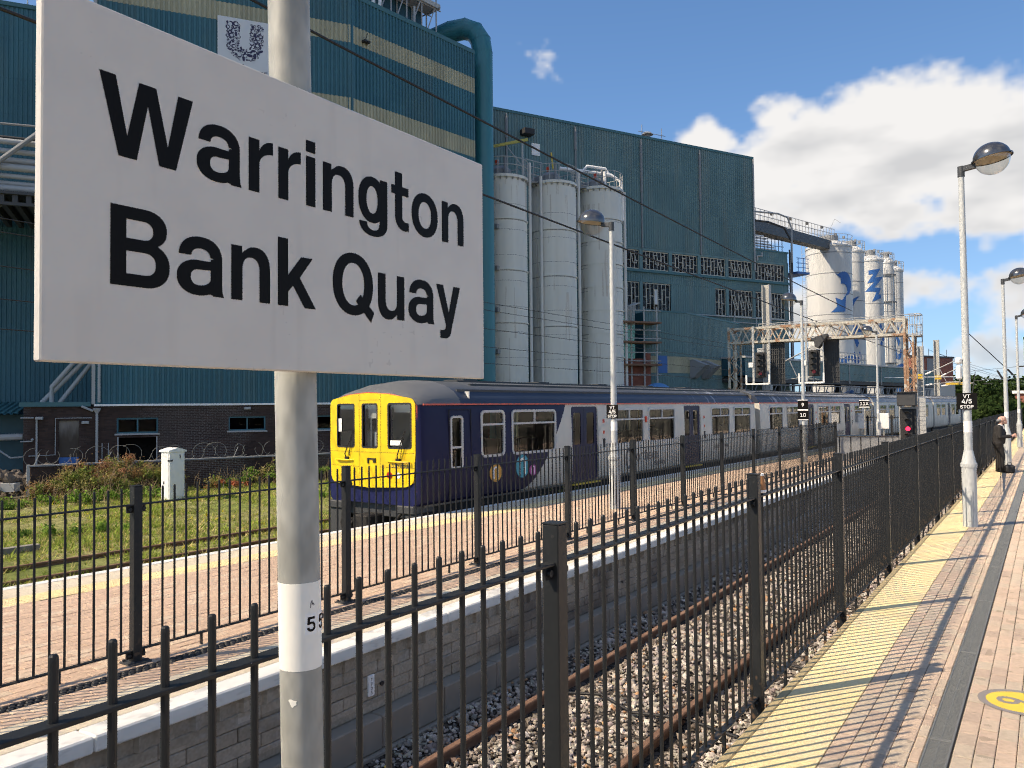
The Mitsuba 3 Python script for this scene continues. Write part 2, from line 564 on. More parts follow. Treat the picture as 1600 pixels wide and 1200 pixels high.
def f_roof(p, n, uv):
    s = p.y
    d = fbm(s * .8, p.x * 3.0, p.z * 5)
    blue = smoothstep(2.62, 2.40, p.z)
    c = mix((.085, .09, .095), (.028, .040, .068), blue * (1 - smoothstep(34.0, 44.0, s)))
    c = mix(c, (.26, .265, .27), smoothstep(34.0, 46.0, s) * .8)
    c = c * (.75 + .5 * d)
    return mix(c, (.40, .43, .48), smoothstep(.72, .80, noise(s * 9, p.x * 2.0, 4.0)) * smoothstep(24.0, 28.0, s) * .5)


ROOF = pr('train_roof', f_roof, .5, spec=.4)
NAVY = pr('navy_door', (.009, .010, .045), .4, spec=.3)
NOSEN = pr('navy_nose', (.012, .014, .072), .4, spec=.3)
YELLOW = pr('yellow_front', lambda p, n, uv: mix((.84, .58, .003), (.74, .50, .008), smoothstep(.4, .8, fbm(p.x * 4, p.y * 4, p.z * 3))), .4, coat=.2)
DOME = pr('roof_dome', (.12, .123, .125), .5)
REDLINE = pr('red_line', (.55, .10, .06), .4)
ALU = pr('window_frame', (.48, .48, .47), .4)
UNDER = pr('underframe', (.017, .016, .015), .8)
INTER = pr('interior', (.10, .095, .085), .7)
CABIN = pr('cab_grey', (.62, .62, .58), .7)
HALLIN = pr('hall_interior', (.075, .058, .050), .8)
BARC = pr('window_cream', (.60, .57, .48), .6)
LINER = pr('added_dark_liner', (.05, .048, .044), .8)
SEAT = pr('seat_dark', (.04, .04, .10), .8)
SEATRED = pr('seat_red', (.50, .03, .03), .7)
YELRAIL = pr('grab_yellow', (.62, .42, .04), .5)
LAMPRED = pr('tail_lens', (.45, .015, .02), .25)
ORANGE = pr('orange_oval', (.52, .27, .04), .4)
CYAN = pr('cyan_oval', (.03, .28, .36), .4)
MAG = pr('magenta_oval', (.34, .04, .24), .4)
TEXTG = pr('dark_grey_text', (.09, .09, .10), .5)
BIB = pr('bib_red', (.55, .06, .03), .5)
SKIN = pr('skin', (.56, .34, .26), .55)
SUIT = pr('suit', (.022, .020, .019), .8)
SHIRT = pr('shirt', (.75, .75, .75), .7)
CUP = pr('paper_cup', (.36, .17, .07), .7)
TARP = pr('blue_tank', (.07, .20, .42), .5)
TARM = pr('tarmac', (.10, .10, .095), .9)
CIRCY = pr('circle_yellow', (.66, .47, .06), .8)
CIRCG = pr('circle_grey', (.21, .19, .18), .85)
# ================================================================ ground, tracks, platforms
SUNX, SUNY = .63, .87
ground('ground', box(-900, 900, -300, 2500, -1.3, -1.12), FAR)
ground('rough_grassland', TM([[-30.5, -8, -1.03], [-10.3, -8, -1.03], [-7.6, 62, -1.03], [-17, 62, -1.03], [-27, 24, -1.03]], [[0, 1, 4], [1, 2, 4], [2, 3, 4]]), SOIL)
ground('trackbed', box(-5.3, -1.55, -4, 120, -1.2, -1.0), BED)

# left platform: its far edge runs at a slight angle (the train's track), the near edge is parallel to the near track
YE = 52.0


def far_edge(y, off=0.0):
    return -10.445 + .04 * (y - 4.572) + off


def strip(xa, xb, y0, y1, z0, z1):
    """A band between two edge functions."""
    v = [[xa(y0), y0, z0], [xb(y0), y0, z0], [xb(y1), y1, z0], [xa(y1), y1, z0], [xa(y0), y0, z1], [xb(y0), y0, z1], [xb(y1), y1, z1], [xa(y1), y1, z1]]
    return TM(v, [[0, 3, 2, 1], [4, 5, 6, 7], [0, 1, 5, 4], [1, 2, 6, 5], [2, 3, 7, 6], [3, 0, 4, 7]])


lp = ground('platform_left', strip(lambda y: far_edge(y, .16), lambda y: -5.26, -3, YE, -1.15, -.012), MORTAR)
rp = ground('platform_right', box(-1.56, 6, -4, 90, -1.15, -.012), MORTAR)
# far side of the left platform: white edge, cream slab, tactile slabs
for i in range(12):
    y0 = -2 + i * 1.5
    put(lp, 'edge_coping', strip(lambda y: far_edge(y), lambda y: far_edge(y, .155), y0 + .003, y0 + 1.497, -.14, .003), COPING)
put(lp, 'edge_coping', strip(lambda y: far_edge(y), lambda y: far_edge(y, .155), 16.003, YE, -.14, .003), COPING)
for i in range(38):
    y0 = -1 + i * .6
    put(lp, 'cream_slab', strip(lambda y: far_edge(y, .16), lambda y: far_edge(y, .65), y0 + .004, y0 + .596, -.03, RNG.normal(0, .0012)), SLAB)
    put(lp, 'tactile_slab', strip(lambda y: far_edge(y, .655), lambda y: far_edge(y, 1.055), y0 + .004, y0 + .596, -.03, RNG.normal(.001, .0012)), TACT)
put(lp, 'slab_band', strip(lambda y: far_edge(y, .16), lambda y: far_edge(y, .65), 21.8, YE, -.03, 0), SLAB)
put(lp, 'tactile_band', strip(lambda y: far_edge(y, .655), lambda y: far_edge(y, 1.055), 21.8, YE, -.03, 0), TACT)
bl = lathe([(.013, 0), (.010, .005), (0.0, .006)], 6)
pos = np.array([[far_edge(y, .69 + .066 * k), y, .0005] for y in np.arange(1.0, 15, .0667) for k in range(6)])
m, c = scatter([(bl.vertices, bl.faces)], pos, np.ones(len(pos)), RNG, np.full((len(pos), 3), .5))
put(lp, 'tactile_blister', m, TACT, kind='stuff')


def pavers(holder, name, x0, k0, ks, y0, y1, xlim, off, mat, near, keep, camx=0.0):
    """Stretcher-bond pavers aligned with the material's cells: the nearest KEEP in view as parts, the rest joined."""
    cells = []
    for k in range(k0, k0 + ks):
        xa, xb = x0 + k * .107, x0 + (k + 1) * .107
        sh = .105 * (k % 2)
        for q in range(int(math.floor((y0 + sh) / .21)), int(math.ceil((y1 + sh) / .21))):
            ya, yb = q * .21 - sh, q * .21 - sh + .21
            lo, hi = xlim((ya + yb) / 2)
            a, b = max(xa, lo), min(xb, hi)
            if b - a > .03:
                cells.append((a, b, ya, yb))
    cells.sort(key=lambda t: near((t[0] + t[1]) / 2, (t[2] + t[3]) / 2))
    out = []
    for i, (a, b, ya, yb) in enumerate(cells):
        z = RNG.normal(0, .0016)
        m = topbox(a + .0022, b - .0022, ya + .0034, yb - .0034, -.02, z, .0035)
        if i < keep:
            put(holder, name, m, mat)
        else:
            out.append(m)
    if out:
        put(holder, name + '_field', cat(out), mat, kind='stuff')


def seen_dist(x, y):
    """Distance from the viewpoint, with what the photograph does not show put last."""
    d = np.array([x, y, -2.1])
    u, v = d @ np.array([.8306, .5567, -.01]), d @ FWD
    w = d @ np.array(UP)
    return math.hypot(x, y) + (0 if v > .3 and abs(u / v) < .66 and abs(w / v) < .5 else 1000)


pavers(lp, 'paver', -10.0, 0, 36, .5, 27, lambda y: (max(far_edge(y, 1.06), -10.0), -6.26), 0, PAVER2, seen_dist, 300)
pavers(lp, 'edge_paver', -10.0, 36, 4, .5, 27, lambda y: (-6.12, -5.83), 0, PAVER2, seen_dist, 120)
put(lp, 'paved_band', strip(lambda y: far_edge(y, 1.06), lambda y: -5.83, 27, YE, -.03, -.001), PAVER2)
for i in range(30):
    y0 = 1.0 + i * .9
    put(lp, 'side_slab', cbox(-5.82, -5.385, y0 + .003, y0 + .897, -.05, RNG.normal(0, .001), .003), SLAB)
put(lp, 'side_slab_band', box(-5.82, -5.385, 28, YE, -.05, 0), SLAB)
for i in range(14):
    y0 = 1.0 + i * 1.83
    put(lp, 'coping', cat(cbox(-5.38, -5.16, y0 + .003, y0 + 1.827, -.105, .004, .012)), COPING)
put(lp, 'coping', cbox(-5.38, -5.16, 26.63, YE, -.105, .004, .012), COPING)
# rubber link drain beside the fence
links = []
for i in range(420):
    y = 1.0 + i * .06
    for k in range(3):
        links.append(cbox(-6.25 + k * .045, -6.21 + k * .045, y + (.03 if k % 2 else 0), y + .045 + (.03 if k % 2 else 0), -.02, .006, .006))
put(lp, 'link_drain', cat(links), RUBBER, kind='stuff')
# retaining wall of the left platform: dog-tooth course, blocks, plinth with a ledge
put(lp, 'wall_backing', box(-5.27, -5.222, -1, YE, -1.1, -.1), BLOCK)
blocks, many = [], []
for row in range(4):
    z0 = -.665 + row * .1105
    sh = .22 * (row % 2)
    for q in range(2, 92):
        y0 = q * .44 - sh
        o = RNG.normal(0, .004)
        m = cbox(-5.26, -5.205 + o, y0 + .004, y0 + .436, z0 + .004, z0 + .107, .006)
        (blocks if q < 42 else many).append(m)
for m in blocks:
    put(lp, 'wall_block', m, BLOCK)
put(lp, 'wall_block_field', cat(many), BLOCK, kind='stuff')
tooth = []
for q in range(4, 190):
    c = box(-.05, .05, -.105, .105, -.222, -.108)
    c.apply_transform(trimesh.transformations.rotation_matrix(.30 + RNG.normal(0, .04), [0, 0, 1]))
    c.apply_translation([-5.262, q * .215, 0])
    tooth.append(c)
for m in tooth[:70]:
    put(lp, 'angled_brick', m, BLOCK)
put(lp, 'angled_brick_field', cat(tooth[70:]), BLOCK, kind='stuff')
for q in range(40):
    put(lp, 'plinth_block', cbox(-5.26, -5.06 + RNG.normal(0, .003), .9 + q * .9 + .004, .9 + (q + 1) * .9 - .004, -.96, -.672, .012), PLINTH)
    put(lp, 'plinth_block', cbox(-5.26, -5.02 + RNG.normal(0, .003), .9 + q * .9 + .3, .9 + (q + 1) * .9 + .292, -1.15, -.966, .012), PLINTH)
for y in (5.55, 7.9, 10.6):
    put(lp, 'weep_hole', tube([[-5.22, y, -.45], [-5.196, y, -.45]], .022, 8), RUBBER)
put(lp, 'number_plate', cbox(-5.21, -5.19, 5.36, 5.44, -.52, -.33, .004), WHITE)
for k in range(4):
    g = meshkit.text_mesh(('T', '2', '0', '1')[k], .025, .002)
    put(lp, 'number_plate__digit', frame([-5.189, 5.388, -.38 - .04 * k], [0, 1, 0], [0, 0, 1], [1, 0, 0], g), INK)

# right platform: edge stone, tactile slabs, pavers, drain channel, yellow circle
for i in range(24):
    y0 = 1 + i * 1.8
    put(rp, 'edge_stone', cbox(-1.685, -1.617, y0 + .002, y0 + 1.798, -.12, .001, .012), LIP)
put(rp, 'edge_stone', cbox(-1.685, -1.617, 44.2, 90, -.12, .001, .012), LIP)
for i in range(64):
    y0 = 1.28 + i * .45
    put(rp, 'tactile_slab', cbox(-1.615, -1.173, y0 + .002, y0 + .448, -.04, RNG.normal(0, .001), .0025), TACT)
put(rp, 'tactile_band', box(-1.615, -1.173, 30.1, 90, -.04, 0), TACT)
pavers(rp, 'paver', -1.17, 0, 5, 2.0, 30, lambda y: (-1.17, -.682), 0, PAVER, seen_dist, 190)
pavers(rp, 'side_paver', -1.17, 5, 9, 2.0, 30, lambda y: (-.537, .3), 0, PAVER, seen_dist, 190)
put(rp, 'paved_band', box(-1.17, -.682, 30, 90, -.03, -.001), PAVER)
put(rp, 'paved_area', cat(box(.3, 6, -4, 90, -.03, -.001), box(-.537, .3, 30, 90, -.03, -.001)), PAVER)
slots = []
for i in range(10):
    y0 = 1.5 + i * 2.09
    put(rp, 'drain_grating', cat(cbox(-.68, -.668, y0 + .003, y0 + 2.087, -.03, .003, .002), cbox(-.551, -.539, y0 + .003, y0 + 2.087, -.03, .003, .002), box(-.613, -.606, y0, y0 + 2.087, -.02, .001),
                                 cbox(-.668, -.551, y0 + .003, y0 + .02, -.03, .002, .002), cbox(-.668, -.551, y0 + 2.07, y0 + 2.087, -.03, .002, .002)), GRATE)
    if y0 < 16:
        slots += [box(-.668, -.551, y, y + .012, -.02, .0) for y in np.arange(y0 + .03, y0 + 2.06, .021)]
put(rp, 'drain_bar', cat(slots), GRATE, kind='stuff')
put(rp, 'drain_channel', cat(box(-.68, -.537, 16, 90, -.03, -.001)), GRATE)
disc = Point(0, 0).buffer(.265, 48)
put(rp, 'painted_circle_border', frame([-.208, 6.66, .0045], [1, 0, 0], [0, 1, 0], [0, 0, 1], extrude(disc.difference(Point(0, 0).buffer(.215, 48)), .001)), CIRCG)
put(rp, 'painted_circle', frame([-.208, 6.66, .0045], [1, 0, 0], [0, 1, 0], [0, 0, 1], extrude(Point(0, 0).buffer(.214, 48), .001)), CIRCY, label='yellow painted circle with a grey ring and the number 9')
g9 = meshkit.text_mesh('9', .21, .001, bold=True)
g9.apply_translation([-g9.bounds[:, 0].mean(), -.105, 0])
put(rp, 'painted_number', frame([-.245, 6.66, .006], [0, 1, 0], [-1, 0, 0], [0, 0, 1], g9), CIRCG)

# near track: rails, sleepers, ballast
rail_sec = [(-.07, 0), (.07, 0), (.07, .012), (.012, .028), (.012, .10), (.036, .115), (.036, .145), (.028, .153), (-.028, .153), (-.036, .145), (-.036, .115), (-.012, .10), (-.012, .028), (-.07, .012)]


def rails(key, xf, y0, y1, ztop, mat=RUST, n=2):
    ys = np.linspace(y0, y1, n)
    r = []
    for i in range(n - 1):
        m = extrude(Polygon(rail_sec), float(np.hypot(ys[i + 1] - ys[i], xf(ys[i + 1]) - xf(ys[i]))))
        d = np.array([xf(ys[i + 1]) - xf(ys[i]), ys[i + 1] - ys[i], 0])
        d /= np.linalg.norm(d)
        r.append(frame([xf(ys[i]), ys[i], ztop - .153], [d[1], -d[0], 0], [0, 0, 1], d, m))
    m = cat(r)
    return put(key, 'rail', m, mat, smooth=False)


nt = thing('railway_track', 'rusty ballasted track in the cutting between the two platforms', 'railway track')
rails(nt, lambda y: -4.46, -3, 120, -.885)
rails(nt, lambda y: -3.04, -3, 120, -.885)
sl = cbox(-5.0, -2.45, -.13, .13, -1.15, -1.035, .015)
sd = mikit.ply(sl, SLEEPER)
for i in range(60):
    put(nt, 'sleeper', moved(sd, 0, .4 + i * .68, RNG.normal(0, .004), RNG.normal(0, .008)), SLEEPER)
clip = [cbox(x - .11, x + .11, y - .06, y + .06, -1.04, -1.005, .01) for i in range(34) for y in [.4 + i * .68] for x in (-4.46, -3.04)]
put(nt, 'rail_chair', cat(clip), RUST, kind='stuff')
ico = trimesh.creation.icosphere(subdivisions=0)
protos = []
for k in range(14):
    v = ico.vertices * (1 + .34 * RNG.standard_normal((12, 1))).clip(.5, 1.6) * RNG.uniform(.65, 1.2, 3)
    protos.append((v, ico.faces))
P, S = [], []
for (n, ya, yb, s0) in ((16500, 2.6, 11, .021), (12500, 11, 26, .026), (6500, 26, 60, .036)):
    x, y = RNG.uniform(-5.02, -1.62, n), RNG.uniform(ya, yb, n)
    h = -1.0 + .035 * RNG.random(n)
    h += np.where((abs(x + 4.46) < .12) | (abs(x + 3.04) < .12), -.05, 0)
    h += np.where((x > -4.3) & (x < -3.2), .01, 0) + .10 * np.clip((x + 2.5) / .6, 0, 1) + .03 * np.sin(y * 1.7 + x * 2)
    P.append(np.stack([x, y, h], 1))
    S.append(s0 * RNG.lognormal(0, .32, n))
P, S = np.vstack(P), np.concatenate(S)
col = jitter_rgb((.37, .325, .275), len(P), .28)
pick = RNG.random(len(P))
col[pick < .22] = jitter_rgb((.54, .49, .43), (pick < .22).sum(), .15)
col[(pick > .84)] = jitter_rgb((.26, .23, .205), (pick > .84).sum(), .25)
col[(pick > .80) & (pick < .84)] = jitter_rgb((.42, .25, .14), ((pick > .80) & (pick < .84)).sum(), .2)
oil = np.exp(-(np.minimum(abs(P[:, 0] + 4.46), abs(P[:, 0] + 3.04)) / .22) ** 2) * .55          # brake dust and oil along the rails
col = col * (1 - oil[:, None]) + np.array([.13, .085, .055]) * oil[:, None]
m, c = scatter(protos, P, S, RNG, col, tilt=.6, flat=.8)
scene['ballast'] = mikit.ply(m, STONE, color=c)
labels['ballast'] = {'label': 'loose pale grey and pinkish ballast stones in the cutting between the platforms', 'category': 'gravel', 'kind': 'stuff'}
cable = [[-4.35, 7.4, -.93], [-4.0, 7.6, -.94], [-3.5, 7.3, -.93], [-3.0, 7.45, -.94], [-2.4, 7.2, -.90]]
single('cable', tube(cable, .016, 6), RUBBER, 'black cable lying across the ballast, nearer to the sign post', 'cable', smooth=True)
single('cable', tube([[a[0] + .3, a[1] + 2.2, a[2]] for a in cable], .014, 6), RUBBER, 'black cable lying across the ballast, farther from the sign post', 'cable', smooth=True)

# ================================================================ fences
BARN = mikit.ply(lathe([(.0, -1.565), (.0106, -1.565), (.0106, -.014), (.0098, -.006), (.0066, -.0015), (0, 0)], 10), FENCE, smooth=50)
BARF = mikit.ply(lathe([(.0, -1.345), (.0100, -1.345), (.0100, -.012), (.006, -.001), (0, 0)], 8), FENCE, smooth=50)


def lug(x, y, z, s):
    return cat(box(x - .012, x + .004, y - .045 * (s < 0), y + .045 * (s > 0), z - .065, z - .006), tube([[x - .005, y + s * .024, z - .036], [x + .022, y + s * .024, z - .036]], .015, 10))


def fence(name, label, X, zt, posts, nbar, zr, zb, half, bar, post_base, foot, keep=300):
    f = thing(name, label, 'fence', 'railing fences beside the platforms')
    pd = mikit.ply(cat(cbox(-half, half, -half, half, post_base, zt + .015, .005), box(-half - .002, half + .002, -half - .002, half + .002, zt + .015, zt + .021)), FENCE)
    hole = mikit.ply(tube([[half * .35, -half - .0015, zt - .035], [half * .35, -half + .01, zt - .035]], .008, 8), RUBBER)
    bars = []
    for i, y in enumerate(posts):
        p = put(f, 'post', moved(pd, X, y), FENCE)
        if i < 8:
            put(p, 'bolt_hole', moved(hole, X, y), RUBBER)
        if foot:
            put(p, 'base_plate', cat(box(X - .09, X + .09, y - .09, y + .09, .001, .014), *[lathe([(.014, .014), (.014, .03), (0, .031)], 6, X + a, y + b) for a in (-.065, .065) for b in (-.065, .065)]), DARKST)
        if i + 1 < len(posts):
            a, b = y + half, posts[i + 1] - half
            put(f, 'rail', cat(cbox(X - .026, X + .026, a, b, zr - .006, zr + .006, .002), lug(X, a, zr, 1), lug(X, b, zr, -1)), FENCE)
            put(f, 'rail', cat(cbox(X - .022, X + .022, a, b, zb - .006, zb + .006, .002), lug(X, a, zb, 1), lug(X, b, zb, -1)), FENCE)
            legs = [box(X - .012, X + .012, t - .008, t + .008, .0 if foot else zb - .22, zb - .006) for t in np.linspace(a, b, 5)[1:-1:1 if not foot else 2]]
            for lg in legs:
                put(f, 'support_leg', lg, FENCE)
            g = np.linspace(y + (posts[i + 1] - y) * .053, posts[i + 1] - (posts[i + 1] - y) * .053, nbar) if foot else posts[i + 1] - .135 - .1303 * np.arange(nbar)
            bars += [(X, t) for t in g]
    bars.sort(key=lambda t: seen_dist(*t))
    for t in bars[:keep]:
        put(f, 'bar', moved(bar, t[0], t[1], zt), FENCE)
    if len(bars) > keep:
        far = meshkit.WRITTEN[bar['filename']]
        v, q = far[0], far[1]
        allv = np.vstack([v + np.array([x, y, zt]) for x, y in bars[keep:]])
        allf = np.vstack([q + i * len(v) for i in range(len(bars) - keep)])
        put(f, 'bar_run', TM(allv, allf), FENCE, kind='stuff')
    return f


fence('railing_fence', 'near black bar railing fence with square posts along the edge of the right platform', -1.78, 1.583, [2.975 + 2.80 * k for k in range(-1, 27)], 20, 1.432, .025, .04, BARN, -1.0, False)
fence('railing_fence', 'black railing fence standing on the paved left platform, beyond the near track', -6.39, 1.455, [3.845 + 2.42 * k for k in range(-2, 12)], 20, 1.315, .105, .038, BARF, 0.0, True)
# ramp railing at the far end of the left platform
rf = thing('ramp_railing', 'low dark railing down the ramp at the far end of the left platform', 'railing')
put(rf, 'handrail', tube([[-6.39, 30.6, .95], [-6.39, 47, .35]], .035, 8), FENCE)
for k in range(9):
    y = 31 + k * 2.0
    put(rf, 'post', box(-6.42, -6.36, y - .03, y + .03, -.2, .95 - (y - 30.6) * .0366), FENCE)
put(rf, 'mesh_panel', cat([obox([-6.39, y, -.02 - (y - 30.6) * .0366 * .6], [-6.39, y, .93 - (y - 30.6) * .0366], .02, .02) for y in np.arange(30.7, 47, .11)]), MIDGREY, kind='stuff')
ef = thing('end_barrier', 'grey vertical bar barrier across the far end of the left platform', 'barrier')
for k in range(5):
    put(ef, 'post', box(-9.2 + k * .62, -9.12 + k * .62, 48.96, 49.04, 0, 1.45), FENCE)
put(ef, 'bars', cat([box(-9.2 + k * .115, -9.18 + k * .115, 48.99, 49.01, .1, 1.4) for k in range(23)] + [box(-9.2, -6.6, 48.98, 49.02, z, z + .04) for z in (.12, 1.3)]), FENCE, kind='stuff')
for j, x in enumerate((-8.75, -7.55)):
    b = thing('notice_box', ('white notice board on a post at the left of the platform-end barrier', 'white notice board on a post at the right of the platform-end barrier')[j], 'notice board')
    put(b, 'board', cbox(x - .27, x + .27, 47.9, 47.98, .72, 1.58, .01), WHITE)
    put(b, 'post', box(x - .03, x + .03, 47.98, 48.04, 0, 1.5), GALV)

# paper cup pushed upside down over a bar of the near fence
cp = thing('paper_cup', 'brown and white paper cup stuck upside down on the near fence beside its second post', 'paper cup')
cz, cy = 1.455, 5.775 + .148
put(cp, 'cup_wall', lathe([(.044, 1.475), (.030, 1.585), (.030, 1.586), (.0, 1.586)], 20, -1.78, cy), CUP, smooth=40)
put(cp, 'cup_rim', cat(lathe([(.043, 1.455), (.047, 1.46), (.046, 1.476), (.043, 1.477)], 20, -1.78, cy), lathe([(.0302, 1.575), (.0312, 1.58), (.030, 1.592), (.027, 1.586)], 20, -1.78, cy)), WHITE, smooth=40)
# ================================================================ the station sign
XS = -1.33


def arc(cx, cy, rx, ry, a0, a1, n=22, e=2.0):
    t = np.radians(np.linspace(a0, a1, n))
    c, s = np.cos(t), np.sin(t)
    return [(cx + rx * np.sign(a) * abs(a) ** (2 / e), cy + ry * np.sign(b) * abs(b) ** (2 / e)) for a, b in zip(c, s)]


def stroke(pts, w):
    return LineString(pts).buffer(w / 2, cap_style=2, join_style=2, mitre_limit=4, quad_segs=16)


W_, H_ = .0256, .0222     # stems and thin horizontals


def ell(cx, cy, rx, ry, e=2.15):
    return Polygon(arc(cx, cy, rx, ry, 0, 360, 72, e))


def ring(cx, cy, rx, ry, w, h):
    return ell(cx, cy, rx, ry).difference(ell(cx, cy, rx - w, ry - h))


def g_n():
    w = .0934
    outer = Polygon([(0, 0), (0, .1085), (.0245, .1085), (.0245, .095)] + arc(.0575, .066, .036, .0445, 115, 0, 20, 2.3) + [(w, 0), (w - .0256, 0)] + arc(.0468, .062, .0211, .0265, 0, 180, 24, 2.3) + [(.0256, 0)])
    return outer.buffer(0)


def g_r():
    a = sbox(0, 0, .0256, .1085)
    b = Polygon([(.0246, .085)] + arc(.060, .076, .0354, .0345, 160, 92, 14) + [(.060, .1102), (.060, .0850)] + arc(.060, .058, .0345, .0270, 92, 176, 14) + [(.0246, .05)])
    return unary_union([a, b.buffer(0)])


def g_i():
    return unary_union([sbox(0, 0, .0256, .1088), sbox(0, .1185, .0256, .1435)])


def g_a():
    w = .1003
    stem = Polygon([(.0716, .070), (.0716, .0225)] + [(.0735, .008), (.0765, 0), (w + .0005, 0), (.0975, .009), (.0965, .02), (.0965, .078)])
    hood = Polygon([(.0042, .0735), (.0293, .0735)] + arc(.0500, .0735, .0207, .0150, 180, 0, 20, 2.2) + [(.0965, .070)] + arc(.0500, .0705, .0465, .0401, 0, 176, 28, 2.25)).buffer(0)
    bowl_o = Polygon([(.0965, .0665), (.060, .0655)] + arc(.045, .0325, .0455, .0335, 95, 300, 30, 2.15) + arc(.0600, .0230, .0300, .0240, 300, 352, 10) + [(.0965, .024)]).buffer(0)
    counter = Polygon([(.0716, .0495), (.055, .0485)] + arc(.0445, .0332, .0165, .0150, 95, 270, 20, 2.2) + arc(.0445, .0332, .0271, .0152, 270, 360, 14, 2.1)).buffer(0)
    bowl_o = bowl_o.intersection(sbox(0, -.01, .0965, .075))
    body = unary_union([stem, hood, bowl_o]).difference(counter)
    notch = Polygon([(.0293, .0735), (.0293, .0645), (.0716, .0745), (.0716, .0735)])
    return body.buffer(0)


def g_g():
    w = .0978
    bowl = ring(.0455, .0545, .0455, .0552, .0262, .0222)
    stem = sbox(w - .0245, .012, w, .1085)
    tail = Polygon([(.0035, -.001), (.0275, -.001)] + arc(.0490, -.003, .0215, .0150, 180, 335, 16, 2.1) + [(w - .0245, .012), (w, .012)] + arc(.0500, .002, .0478, .0345, 0, -176, 26, 2.2)).buffer(0)
    return unary_union([bowl, stem.union(sbox(w - .0245, .0, w, .05)), tail])


def g_t():
    s = Polygon([(.0135, .1432), (.0385, .1432), (.0385, .033)] + arc(.0530, .0330, .0145, .0115, 180, 265, 10) + [(.0630, .0212), (.0630, -.0005)] + arc(.0480, .0320, .0345, .0330, 290, 180, 16) + [(.0135, .05)])
    return unary_union([s.buffer(0), sbox(0, .0875, .0625, .1090)])


def g_o():
    return ring(.0515, .0550, .0515, .0567, .0259, .0222)


def g_W():
    P = [(0, .1395), (.0285, .1395), (.0498, .037), (.0722, .1395), (.1044, .1395), (.1278, .0365), (.1490, .1395), (.1791, .1395), (.1443, 0), (.1112, 0), (.0887, .1038), (.0675, 0), (.0345, 0)]
    return Polygon(P)


def g_B():
    w = .1112
    out = Polygon([(0, 0), (0, .1395), (.060, .1395)] + arc(.062, .1055, .0435, .0340, 88, -62, 22, 2.2) + arc(.064, .0405, .0472, .0405, 62, -88, 24, 2.2) + [(.062, 0)]).buffer(0)
    c1 = Polygon([(.0281, .1178), (.0281, .0842), (.061, .0842)] + arc(.061, .1010, .0182, .0168, -90, 90, 16, 2.2)).buffer(0)
    c2 = Polygon([(.0281, .0620), (.0281, .0218), (.064, .0218)] + arc(.064, .0419, .0205, .0201, -90, 90, 16, 2.2)).buffer(0)
    return out.difference(c1).difference(c2)


def g_k():
    d = Polygon([(.0258, .0300), (.0258, .0655), (.0625, .1088), (.0945, .1098), (.0578, .0640), (.1030, 0), (.0720, 0), (.0397, .0455)])
    return unary_union([sbox(0, 0, .0258, .1430), d])


def g_Q():
    r = ring(.0640, .0700, .0640, .0722, .0285, .0228)
    return unary_union([r, Polygon([(.072, .0315), (.0865, .0480), (.1315, .0090), (.1215, -.0150)])])


def g_u():
    w = .0926
    return affinity.scale(g_n(), -1, -1, origin=(w / 2, .1085 / 2)).intersection(sbox(-.01, -.003, .2, .2)).union(sbox(w - .0262, 0, w, .1085))


def g_y():
    a = Polygon([(0, .1085), (.0275, .1085), (.0517, .0350), (.0730, .1085), (.1012, .1085), (.0625, -.0080)] + arc(.0380, -.0060, .0245, .0270, 345, 268, 12) + [(.0160, -.0328), (.0160, -.0118)] + arc(.0250, -.0030, .0140, .0090, 272, 350, 8) + [(.0402, .0020)])
    return a.buffer(0)


sg = thing('station_sign', 'large white station name sign with big black lettering on a steel post', 'sign')
put(sg, 'panel', cbox(XS - .022, XS, .6374, 1.8452, 2.181, 2.796, .0025), SIGNW)
row1 = [('W', g_W(), .7308), ('a', g_a(), .9189), ('r', g_r(), 1.0376), ('r', g_r(), 1.1124), ('i', g_i(), 1.1880), ('n', g_n(), 1.2367), ('g', g_g(), 1.3467), ('t', g_t(), 1.4602), ('o', g_o(), 1.5355), ('n', g_n(), 1.6575)]
row2 = [('B', g_B(), .7514), ('a', g_a(), .8779), ('n', g_n(), .9961), ('k', g_k(), 1.1110), ('Q', g_Q(), 1.2651), ('u', g_u(), 1.4122), ('a', g_a(), 1.5212), ('y', g_y(), 1.6315)]
for row, zb in ((row1, 2.5437), (row2, 2.3185)):
    for _, g, y0 in row:
        put(sg, 'letter', frame([XS + .0006, y0, zb], [0, 1, 0], [0, 0, 1], [1, 0, 0], extrude(g, .0008)), INK)
PX, PY, PR = -1.405, 1.243, .046
lean = -.0205
tilt = lambda m: (m.apply_transform(np.array([[1, 0, 0, 0], [0, 1, lean, -lean * 1.2], [0, 0, 1, 0], [0, 0, 0, 1.0]])), m)[1]
post = put(sg, 'post', tilt(lathe([(PR, -.01), (PR, 4.2), (0, 4.2)], 48, PX, PY)), GALV, smooth=40)
put(post, 'white_band', tilt(lathe([(PR + .0008, 1.5275), (PR + .0008, 1.7185)], 48, PX, PY)), BANDW, smooth=True)
put(sg, 'bracket', cat(box(PX - .06, XS - .022, PY - .07, PY + .07, 2.30, 2.34), box(PX - .06, XS - .022, PY - .07, PY + .07, 2.64, 2.68)), GALV)


def wrap(m, ang, z, r):
    """Bend a flat decal (x along the girth, y up) round the post."""
    m = m.copy()
    v = m.vertices
    a = ang + v[:, 0] / r
    rr = r + v[:, 2]
    m.vertices = np.stack([PX + rr * np.cos(a), PY + rr * np.sin(a), z + v[:, 1]], 1)
    return tilt(m)


